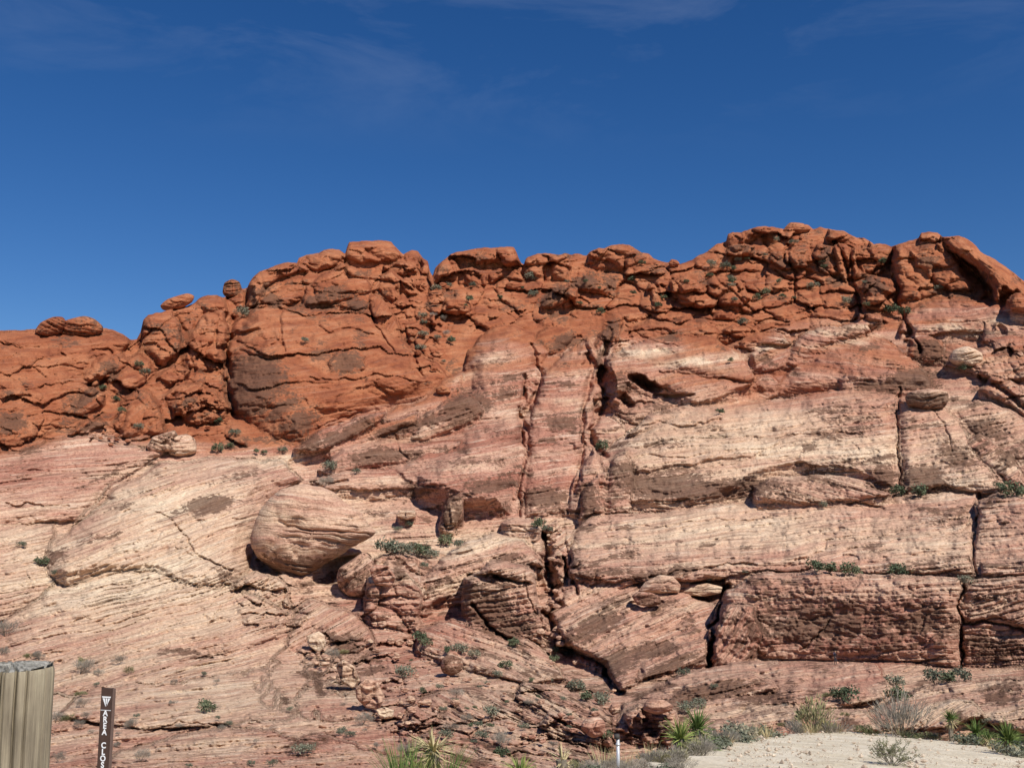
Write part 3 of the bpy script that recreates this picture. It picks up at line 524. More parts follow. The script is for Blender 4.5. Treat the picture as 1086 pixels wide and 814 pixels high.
def simple(name, c1, c2, scale, rough=.9, bump=0.0, dist=.02, coords='Position', stretch=None):
    m, t, b = new_mat(name); L = t.links.new
    if coords == 'Position': src = node(t, 'ShaderNodeNewGeometry').outputs['Position']
    else: src = node(t, 'ShaderNodeTexCoord').outputs['Object']
    if stretch:
        mp = node(t, 'ShaderNodeMapping'); mp.inputs['Scale'].default_value = stretch; L(src, mp.inputs[0]); src = mp.outputs[0]
    n = node(t, 'ShaderNodeTexNoise', i_Scale=scale, i_Detail=6, i_Roughness=.65); L(src, n.inputs['Vector'])
    r = ramp(t, [(.32, c1), (.68, c2)]); L(n.outputs['Fac'], r.inputs[0]); L(r.outputs[0], b.inputs['Base Color']); b.inputs['Roughness'].default_value = rough
    if bump:
        bp = node(t, 'ShaderNodeBump', i_Strength=bump, i_Distance=dist); L(n.outputs['Fac'], bp.inputs['Height']); L(bp.outputs[0], b.inputs['Normal'])
    return m
def leaf_mat(name, c1, c2):
    m, t, b = new_mat(name); L = t.links.new
    oi = node(t, 'ShaderNodeObjectInfo'); geo = node(t, 'ShaderNodeNewGeometry')
    n = math_(t, 'ADD', math_(t, 'MULTIPLY', geo.outputs['Random Per Island'], .45), math_(t, 'MULTIPLY', oi.outputs['Random'], .55))
    r = ramp(t, [(.1, c1), (.7, c2), (1.0, (c2[0]*1.7, c2[1]*1.35, c2[2]*1.25))]); L(n, r.inputs[0]); L(r.outputs[0], b.inputs['Base Color']); b.inputs['Roughness'].default_value = .7
    return m
M_GREEN = leaf_mat('green_leaves', (.055, .075, .04), (.13, .15, .085))
M_SAGE = leaf_mat('sage_leaves', (.09, .105, .07), (.20, .205, .145))
M_GREY = leaf_mat('dry_twigs', (.15, .13, .105), (.30, .27, .22))
M_OLIVE = leaf_mat('olive_leaves', (.10, .11, .05), (.21, .20, .10))
M_YUC = leaf_mat('yucca_leaves', (.07, .12, .03), (.22, .27, .08))
M_STRAW = leaf_mat('straw_leaves', (.30, .24, .12), (.52, .44, .24))
M_TWIG = simple('twig_bark', (.10, .08, .06), (.19, .16, .12), 30)

# ------------------------------------------------------------------ objects bookkeeping
def tag(o, label=None, cat=None, group=None, kind=None):
    if label: o['label'] = label
    if cat: o['category'] = cat
    if group: o['group'] = group
    if kind: o['kind'] = kind
    return o
def link(name, me, mat=None, parent=None):
    o = bpy.data.objects.new(name, me); C.objects.link(o)
    if mat and not me.materials: me.materials.append(mat)
    if parent: o.parent = parent
    return o
def bm_obj(name, bm, mat, parent=None, smooth=False):
    me = bpy.data.meshes.new(name); bm.to_mesh(me); bm.free()
    if smooth: me.polygons.foreach_set('use_smooth', np.ones(len(me.polygons), bool))
    return link(name, me, mat, parent)
def empty(name, loc):
    o = bpy.data.objects.new(name, None); C.objects.link(o); o.location = loc; o.empty_display_size = .1; return o

# ------------------------------------------------------------------ build the hill (front from the survey, then the far side behind the crest)
def build_hill():
    V = pt(GX, GY, RR)
    back = []
    for dr, dz in ((500, -210), (160, -60), (40, -10), (12, -1.5)):
        d = ray(GX[0], GY[0]); d[..., 2] = 0
        q = V[0] + d*dr; q[:, 2] += dz; back.append(q)
    V = np.concatenate([np.stack(back), V]); nb = 4
    zone = np.stack([RED, CRE, VAR_SHADE, np.ones_like(RED)], -1); zone = np.concatenate([np.repeat(zone[:1], nb, 0), zone])
    bedc = np.stack([BU, BV, np.zeros_like(BU)], -1); bedc = np.concatenate([np.repeat(bedc[:1], nb, 0), bedc])
    ny = NY+nb; idx = np.arange(ny*NX).reshape(ny, NX)
    q = np.stack([idx[:-1, :-1], idx[1:, :-1], idx[1:, 1:], idx[:-1, 1:]], -1).reshape(-1, 4)
    rl = np.interp(GX, REDLINE[:, 0], REDLINE[:, 1]) > GY
    rl = np.concatenate([np.ones((nb, NX), bool), rl])[1:, 1:].reshape(-1)
    V = V.reshape(-1, 3); zone = zone.reshape(-1, 4); bedc = bedc.reshape(-1, 3)
    for name, mask in (('red_hill', rl), ('banded_hillside', ~rl)):
        qq = q[mask]; used = np.unique(qq); remap = np.full(len(V), -1); remap[used] = np.arange(len(used))
        me = mesh_from(name, V[used], remap[qq]); set_attrs(me, zone, bedc, used)
        o = link(name, me, M_ROCK); tag(o, kind='structure')
build_hill()

# ------------------------------------------------------------------ near ground
EDGE = P("-60,7 -35,8 -27,9 -20,11 -10,13 0,15 6,17.5 8,19 9.5,22 11,26.5 12,29 13,33 15,39 17,44 20,46 24,42 27,34 32,26 45,16 60,9")   # bearing deg -> metres to the lip of the bank
def bank_z(brg, r):
    e = np.interp(brg, EDGE[:, 0], EDGE[:, 1])
    z = -.172*np.clip(r-2.5, 0, None)*np.minimum(1, r/8+.2)
    ze = -.172*np.clip(e-2.5, 0, None)*np.minimum(1, e/8+.2)
    z = np.where(r > e, ze-.62*(r-e), z)
    return np.maximum(z, -34)
def build_ground():
    b = np.concatenate([np.linspace(-180, -60, 25)[:-1], np.linspace(-60, 60, 361), np.linspace(60, 180, 25)[1:]])
    rr = np.concatenate([np.linspace(0.3, 12, 30), np.linspace(12.3, 60, 260), np.geomspace(62, 3500, 24)])
    B, Rr = np.meshgrid(b, rr)
    z = bank_z(B, Rr)*(np.abs(B) < 90) + (np.abs(B) >= 90)*bank_z(np.sign(B)*60, np.minimum(Rr, 6))
    X, Y = Rr*np.sin(np.radians(B)), Rr*np.cos(np.radians(B))
    z = z + .10*fbm(X/4, Y/4, 7, 4)*np.clip(Rr/10, 0, 1) + .03*fbm(X/.5, Y/.5, 9, 3)*(Rr < 70)
    V = np.stack([X, Y, z], -1).reshape(-1, 3)
    nb, nr = len(b), len(rr); idx = np.arange(nb*nr).reshape(nr, nb)
    q = np.stack([idx[:-1, :-1], idx[:-1, 1:], idx[1:, 1:], idx[1:, :-1]], -1).reshape(-1, 4)
    m, t, bs = new_mat('pale_sand'); L = t.links.new
    g = node(t, 'ShaderNodeNewGeometry')
    n1 = node(t, 'ShaderNodeTexNoise', i_Scale=.7, i_Detail=8, i_Roughness=.7); n2 = node(t, 'ShaderNodeTexNoise', i_Scale=9, i_Detail=4, i_Roughness=.7)
    L(g.outputs['Position'], n1.inputs['Vector']); L(g.outputs['Position'], n2.inputs['Vector'])
    r1 = ramp(t, [(.3, (.54, .455, .32)), (.66, (.76, .675, .53))]); L(n1.outputs['Fac'], r1.inputs[0])
    r2 = ramp(t, [(.3, (.55, .5, .45)), (.45, (1, 1, 1))]); L(n2.outputs['Fac'], r2.inputs[0])
    L(mixc(t, .8, r1.outputs[0], r2.outputs[0], 'MULTIPLY'), bs.inputs['Base Color'])
    bp = node(t, 'ShaderNodeBump', i_Strength=.7, i_Distance=.06); L(n2.outputs['Fac'], bp.inputs['Height']); L(bp.outputs[0], bs.inputs['Normal'])
    o = link('sandy_ground', mesh_from('sandy_ground', V, q), m); tag(o, kind='structure')
build_ground()
def ground_at(x, y):
    """where the bearing of a surveyed point meets the near bank"""
    d = ray(x, y); brg = math.degrees(math.atan2(d[0], d[1])); tn = d[2]
    rr = np.linspace(2, 50, 2000); z = bank_z(np.full(2000, brg), rr); k = np.nonzero(1.6+tn*rr < z)[0]
    r = rr[k[0]] if len(k) else np.interp(brg, EDGE[:, 0], EDGE[:, 1])
    return np.array([d[0]*r, d[1]*r, float(bank_z(np.array([brg]), np.array([r]))[0])])
def lip(x): return float(np.interp(math.degrees(math.atan2(*ray(x, 800)[:2])), EDGE[:, 0], EDGE[:, 1]))
def on_bank(x, r):
    """a place on the bank at a bearing (photo column) and a range"""
    d = ray(x, 800); brg = math.degrees(math.atan2(d[0], d[1])); r = min(r, lip(x)+.4)
    return np.array([d[0]*r, d[1]*r, float(bank_z(np.array([brg]), np.array([r]))[0])])

# ------------------------------------------------------------------ loose boulders and blocks (traced outline, own thickness)
def spline(p, n=48):
    p = np.asarray(p); m = len(p); o = []
    for i in range(m):
        a, b, c, d = p[i-1], p[i], p[(i+1) % m], p[(i+2) % m]
        for t in np.linspace(0, 1, max(3, n//m), endpoint=False):
            o.append(.5*((2*b)+(c-a)*t+(2*a-5*b+4*c-d)*t*t+(3*b-a-3*c+d)*t**3))
    return np.array(o)
def angular(p, n):
    q = spline(p, n); m = len(p); k = len(q)//m; o = []
    for i in range(m):
        for t in np.linspace(0, 1, k, endpoint=False): o.append(p[i]*(1-t)+p[(i+1) % m]*t)
    return np.array(o)*.8+q*.2
def boulder(s, label, red=0., cre=.4, var=0., thick=.75, fwd=0., bed=6, cat='boulder', name='boulder', seed=0, group=None, rough=1., box=2.4, push=0.):
    pb_ = None
    o2 = spline(P(s), 56) if name == 'boulder' else angular(P(s), 56)
    if name == 'boulder' and np.ptp(o2[:, 0]) <= 60: o2 = .5*o2+.5*angular(P(s), 56)[:len(o2)] if len(angular(P(s), 56)) == len(o2) else o2
    if np.ptp(o2[:, 0]) > 60: o2 = spline(P(s), 180); o2 = o2+1.4*np.stack([fbm(o2[:, 0]/9, o2[:, 1]/9, 700, 3), fbm(o2[:, 0]/9, o2[:, 1]/9, 703, 3)], -1)
    c = o2.mean(0); wpx, hpx = np.ptp(o2[:, 0]), np.ptp(o2[:, 1])
    yb = o2[:, 1].max()
    r = min(hill_r(c[0], min(yb-1, 860)), hill_r(c[0], c[1])+2) - min(fwd, .35+.22*fwd)
    mpp = r/F; T = thick*.5*min(wpx, hpx*1.5)*mpp; r += .8*T-push
    n = len(o2); rings = 16 if wpx < 60 else 46; pts = []; 
    qs = np.sin(np.linspace(0, math.pi/2, rings+1))[1:]
    def lay(q, sgn):
        xy = c+(o2-c)*q; off = sgn*T*(1-q**box)**(1/box)
        return xy, np.full(n, off)
    XY = [c[None]]; OF = [np.array([-T])]
    for q in qs:
        a, b = lay(q, -1); XY.append(a); OF.append(b)
    for q in qs[:-1][::-1]:
        a, b = lay(q, 1); XY.append(a); OF.append(b)
    XY.append(c[None]); OF.append(np.array([T]))
    XY = np.concatenate(XY); OF = np.concatenate(OF)
    a = mpp
    th = R_(bed); bu = (XY[:, 0]*math.cos(th)-XY[:, 1]*math.sin(th))*a; bv = (XY[:, 1]*math.cos(th)+XY[:, 0]*math.sin(th))*a + .4*fbm(XY[:, 0]/14, XY[:, 1]/10, seed+3, 2)
    sz = min(wpx, hpx)*mpp
    OF = OF + rough*sz*(.10*fbm(XY[:, 0]/wpx*3+seed, XY[:, 1]/hpx*3+np.sign(OF)*5, 200+seed, 4) ) - rough*.35*np.abs(fbm(bu/6, bv/.7, 220+seed, 3))
    if sz > 4:
        for per, am in ((2.6, 1.0), (1.1, .6)):
            q_ = bv/per+1.2*fbm(bu/9+seed, bv/5, 610, 3); q_ = q_-np.floor(q_); OF = OF + am*sstep(.6, .95, q_)*(1-sstep(.96, 1, q_))*np.clip(.6+1.5*fbm(bu/7, bv/4, 611+seed, 2), 0, 1.4)
    f1, f2, idc, lx, ly = cells(XY[:, 0]/wpx*2.6+seed*3.1+np.sign(OF)*7, XY[:, 1]/hpx*2.2, 500+seed)
    rough_ = rough*1.35 if sz < 12 else rough*.30
    OF = OF + rough_*sz*(.10*(idc-.5)+.16*lx*(idc*5.1 % 1-.5)+.16*ly*(idc*9.7 % 1-.5)+.03*np.exp(-((f2-f1)/.06)**2))
    V = pt(XY[:, 0], XY[:, 1], r+OF)
    nr = 2*rings-1; quads = []; tris = []
    for k in range(nr-1):
        i0 = 1+k*n; i1 = i0+n
        for j in range(n): quads.append((i0+j, i0+(j+1) % n, i1+(j+1) % n, i1+j))
    last = 1+nr*n
    for j in range(n):
        tris.append((0, 1+(j+1) % n, 1+j)); tris.append((last, 1+(nr-1)*n+j, 1+(nr-1)*n+(j+1) % n))
    base = pt(c[0], yb, r); V = V-base
    me = bpy.data.meshes.new(name); me.from_pydata(V.tolist(), [], quads+tris); me.polygons.foreach_set('use_smooth', np.ones(len(me.polygons), bool))
    bm = bmesh.new(); bm.from_mesh(me); bmesh.ops.recalc_face_normals(bm, faces=bm.faces); bm.to_mesh(me); bm.free()
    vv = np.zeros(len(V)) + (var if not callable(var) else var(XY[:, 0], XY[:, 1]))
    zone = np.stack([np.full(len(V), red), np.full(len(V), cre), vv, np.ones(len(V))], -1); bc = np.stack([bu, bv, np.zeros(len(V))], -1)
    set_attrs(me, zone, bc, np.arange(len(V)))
    o = link(name, me, M_ROCK); o.location = base; tag(o, label, cat, group); return o
def low(y0, s=1.0, k=12): return lambda x, y: s*sstep(y0-k/2, y0+k, y)  # darkens the lower part, painting underside shade into the stain mask

boulder("266,576 269,556 279,537 294,521 310,515 330,514 350,520 366,532 381,542 390,555 398,564 390,571 378,577 362,588 346,597 332,607 318,615 304,611 290,604 274,592", "huge layered cream boulder perched over a dark hollow on the left slope", cre=.5, var=low(588, .8), thick=.72, fwd=9, bed=-6, seed=1, rough=.8)  # lower darkening is stain plus painted shade of the overhanging underside
boulder("357,612 360,602 372,594 386,585 396,594 401,612 398,626 386,633 370,632 360,624", "rounded brown boulder wedged beneath the overhanging end of the huge layered boulder", cre=.2, var=.42, thick=.9, fwd=7, bed=30, seed=2)
boulder("325,674 338,669 344,673 346,684 338,692 327,684", "small cream block lying alone on pink rock below the huge layered boulder", cre=1.3, thick=.7, fwd=2, seed=3, cat='rock', name='rock', box=5)
boulder("960,421 966,415 985,412 1004,415 1006,424 1000,433 980,434 963,430", "dark lens shaped boulder with a pale top resting on the cream slab at the right", cre=.4, var=low(415, 1.2, 8), thick=.9, fwd=3, bed=6, seed=4)  # underside shade painted dark, only the top stays pale
boulder("1006,381 1012,371 1026,367 1041,374 1042,383 1032,389 1014,387", "rounded pale cream boulder on the bench under the right summit", rough=.5, cre=.6, thick=.9, fwd=3, bed=4, seed=5)
boulder("170,324 178,317 198,311 206,314 203,321 190,328 174,329", "flat red slab boulder tipped on the skyline of the left crag", red=1, var=.05, thick=.9, fwd=-1, bed=-14, seed=6)
boulder("236,310 238,300 246,296 254,299 257,309 252,315 240,315", "dark rounded red boulder perched on the skyline left of the main dome", red=1, var=.55, thick=1, fwd=-1, seed=7)
boulder("37,352 43,342 56,336 66,336 70,341 66,352 50,357", "dark red slab with rounded end on the far left skyline", red=1, var=.4, thick=.9, fwd=0, bed=-20, seed=8)
boulder("60,352 66,341 88,335 100,338 109,346 108,353 90,357 72,357", "longer flat dark red slab on the far left hump, nearest the notch in the skyline", red=1, var=.4, thick=.9, fwd=0, bed=-12, seed=9)
boulder("670,632 676,627 690,628 700,632 701,640 690,643 676,641", "brown angular block tucked under the pale layered cap on the V shaped slab", cre=.2, var=.5, thick=.8, fwd=4, seed=10, cat='rock', name='rock', box=5)
boulder("676,628 684,617 700,609 714,611 722,620 720,628 700,629", "pale layered cap rock lying on the brown block above the V shaped slab", cre=.6, thick=.9, fwd=3, bed=4, seed=11, cat='rock', name='rock')
boulder("721,628 730,620 750,618 766,622 764,629 748,632 730,631", "thin pale slab jutting over the dark cleft beside the brown wall", cre=.9, thick=1.1, fwd=5, push=5.5, seed=12, cat='rock', name='rock', box=4)
boulder("155,474 162,463 185,456 190,464 184,478 160,480", "tilted flat slab with a dark face at the foot of the left red cliffs", cre=.5, var=.5, thick=.8, fwd=3, bed=-20, seed=13, cat='rock', name='rock', box=4)
boulder("178,474 184,463 198,460 207,466 208,480 194,484 180,482", "smooth pale pink boulder at the foot of the left red cliffs", cre=.7, thick=.9, fwd=3, seed=14)
boulder("467,706 470,697 480,694 491,700 490,710 480,716 470,713", "round dark stained boulder on the talus below the central knob", cre=.3, var=.55, thick=.9, fwd=2, seed=15)
boulder("356,705 364,699 376,706 382,722 374,730 362,722", "angular cream block standing in the talus chute, upper one", rough=1.7, cre=.65, var=.12, thick=.8, fwd=2, seed=16, cat='rock', name='rock', group='cream blocks in the talus chute', box=5)
boulder("377,730 388,718 400,722 408,738 402,752 388,750 378,740", "large tan flake of rock standing in the talus chute", rough=1.7, cre=.5, var=.15, thick=.7, fwd=2, seed=17, cat='rock', name='rock', group='cream blocks in the talus chute', box=5)
boulder("398,752 408,749 418,753 416,761 404,762", "whitest low block at the foot of the talus chute", cre=1.4, thick=.8, fwd=1.5, seed=18, cat='rock', name='rock', group='cream blocks in the talus chute', box=5)
boulder("420,547 423,541 440,541 441,548 432,551", "small pink brick shaped block on the bench above the central shrubs", cre=.3, thick=.9, fwd=1.5, seed=19, cat='rock', name='rock', box=5)
boulder("470,548 474,536 482,526 490,528 491,540 484,556 474,562", "dark stained pillar of rock leaning on the foot of the banded dome", cre=.5, var=.6, thick=.8, fwd=3, seed=20, cat='rock', name='rock')
boulder("616,772 620,762 634,759 642,766 640,778 628,782", "rounded pink boulder in the wash left of the small cave", cre=.3, var=.1, thick=.9, fwd=2, seed=21)
boulder("645,752 650,745 657,746 658,754 650,758", "small dark boulder at the top left of the small cave", cre=.2, var=.5, thick=.9, fwd=4, seed=22)
boulder("682,752 686,742 702,741 714,748 710,754 696,757", "rounded pink cap boulder above the small cave in the wash", cre=.3, var=.1, thick=.9, fwd=6, bed=4, seed=23)
boulder("830,245 838,236 852,237 860,243 852,248 838,248", "flat red caprock on the highest point of the right summit", red=1, var=.15, thick=1.1, fwd=0, seed=24)
boulder("709,279 712,275 718,276 721,280 716,283 711,283", "little red boulder in the saddle between the two summits", red=1, thick=1, fwd=0, seed=25)
boulder("462,412 468,408 476,411 478,416 470,418 463,417", "small red boulder below the gully of red talus", red=1, var=.2, thick=1, fwd=2, seed=26)
boulder("536,302 542,298 552,300 555,304 546,307 538,306", "flat red boulder on the ledges under the central summit slab", red=1, thick=1, fwd=2, seed=27)
boulder("392,604 398,598 412,600 420,612 414,622 398,620", "reddish brown flat faced block right of the wedged boulder", cre=.1, var=.35, thick=.7, fwd=4, seed=28, cat='rock', name='rock', box=5)
rnd = random.Random(4)
def rubble(poly, n, smin, smax, label, group, **kw):
    p = P(poly); k = 0
    while k < n:
        x = rnd.uniform(p[:, 0].min(), p[:, 0].max()); y = rnd.uniform(p[:, 1].min(), p[:, 1].max())
        if poly_sd(np.array([x]), np.array([y]), p)[0] < 0: continue
        s = rnd.uniform(smin, smax)
        q = ' '.join('%.1f,%.1f' % (x+s*rnd.uniform(.75, 1.2)*math.cos(a), y+s*.62*rnd.uniform(.75, 1.2)*math.sin(a)) for a in np.linspace(0, 2*math.pi, 7, endpoint=False))
        boulder(q, label, thick=1, fwd=.6, seed=40+k, cat='rock', name='rock', group=group, box=3.5, **kw); k += 1
rubble("326,694 340,690 372,716 420,750 445,775 430,775 395,748 350,716", 34, 2.0, 4.2, "angular cream rock in the talus chute below the huge boulder", 'loose rocks of the talus chute', cre=.55, var=.15)
rubble("186,440 190,408 236,410 244,450 210,455", 22, 2, 4, "small red rock in the rubble gully between the left crags", 'rocks in the red rubble gully', red=1)
rubble("430,690 480,690 560,730 520,760 450,735", 16, 1.6, 3.5, "small pinkish rock scattered below the central knob", 'rocks scattered below the knob', cre=.4)
rubble("574,548 600,550 602,575 585,600 578,580", 14, 2, 4.5, "pale pink rock fallen in the head of the central gully", 'rocks in the central gully', cre=.6)
rubble("572,560 600,590 590,650 600,690 655,735 650,770 610,740 575,690 566,620", 26, 2.5, 6.0, "angular brownish rock jammed in the ravine beside the central knob", 'rocks jammed in the ravine', cre=.25, var=.2)
rubble("395,650 440,675 470,720 440,770 400,740 370,700", 22, 2.5, 6.5, "angular pink block in the jumble below the gully block", 'jumbled blocks below the gully block', cre=.35, var=.1)
rubble("470,700 560,720 640,770 640,795 560,790 480,760", 20, 2.2, 5.5, "angular pink rock among the slabs above the bottom edge", 'rocks among the lowest slabs', cre=.3, var=.12)
rubble("460,400 480,300 470,290 440,300 425,340 450,400", 18, 1.8, 4.5, "small red rock in the red talus gully", 'rocks in the red talus gully', red=1)
rubble("100,470 112,445 130,460 145,472 120,474", 10, 1.8, 3.4, "small red rock at the foot of the far left hump", 'rocks below the far left hump', red=.9)

# ------------------------------------------------------------------ shrubs
def leaf_cloud(n, lw, ll, seed, flat=.75, stems=6, spiky=False):
    r = random.Random(seed); v = []; f = []; mi = []
    clumps = [(r.uniform(-.55, .55), r.uniform(-.55, .55), r.uniform(.25, .8)*flat, r.uniform(.2, .42)) for _ in range(9)]
    for i in range(n):
        c = clumps[r.randrange(9)]
        while True:
            d = Vector((r.uniform(-1, 1), r.uniform(-1, 1), r.uniform(-1, 1)))
            if .3 < d.length < 1: break
        p = Vector(c[:3])+d*c[3]
        if p.z < .03: p.z = r.uniform(.03, .2)
        u = Vector((r.gauss(0, 1), r.gauss(0, 1), r.gauss(0, 1))).normalized()
        if spiky: u = (Vector((p.x, p.y, .9*p.z+.3)).normalized()+.35*u).normalized()
        w_ = u.orthogonal().normalized(); w_.rotate(Matrix.Rotation(r.uniform(0, 6.28), 3, u))
        L_ = ll*r.uniform(.6, 1.3); W_ = lw*r.uniform(.6, 1.3); k = len(v)
        v += [p-w_*W_*.4, p+w_*W_*.4, p+u*L_*.6+w_*W_*.5, p+u*L_, p+u*L_*.6-w_*W_*.5]; f.append((k, k+1, k+2, k+3, k+4)); mi.append(0)
    for i in range(stems):
        a = r.uniform(0, 6.28); q = Vector((math.cos(a)*r.uniform(.2, .6), math.sin(a)*r.uniform(.2, .6), r.uniform(.35, .8)*flat)); s = Vector((-q.y, q.x, 0)).normalized()*.02
        k = len(v); v += [-s+Vector((0, 0, -.08)), s+Vector((0, 0, -.08)), q+s*.4, q-s*.4, Vector((0, .03, -.08))]; f += [(k, k+1, k+2, k+3), (k+1, k+4, k+2), (k+4, k, k+3)]; mi += [1, 1, 1]
    me = bpy.data.meshes.new('shrub'); me.from_pydata([tuple(x) for x in v], [], f); me.polygons.foreach_set('material_index', mi)
    return me
SH = {}
for key, mat, n, lw, ll in (('g', M_GREEN, 420, .085, .17), ('s', M_SAGE, 460, .07, .16), ('d', M_GREY, 900, .013, .26), ('o', M_OLIVE, 800, .03, .17)):
    for k in range(3):
        me = leaf_cloud(n, lw, ll, 70+k+ord(key), spiky=key in 'do', flat=(.6, .75, .9)[k]); me.materials.append(mat); me.materials.append(M_TWIG); SH[key+str(k)] = me
nsh = 0
def shrub(x, y, wpx, key, label, group=None, loc=None, h=None):
    """x,y photo position of its foot, width in photo pixels"""
    global nsh
    if loc is None:
        loc = hill_at(x, y); r = math.hypot(loc[0], loc[1]); loc = loc*1.0; 
    else: r = math.hypot(loc[0], loc[1])
    o = link('shrub', SH[key+str(nsh % 3)]); s = wpx*r/F/1.25; nsh += 1
    hh = h if h else rnd.uniform(.75, 1.05)
    o.scale = (s, s, s*hh); o.location = (loc[0], loc[1]-.1*s, loc[2]-.06*s); o.rotation_euler = (0, 0, rnd.uniform(0, 6.28))
    tag(o, label, 'shrub', group); return o
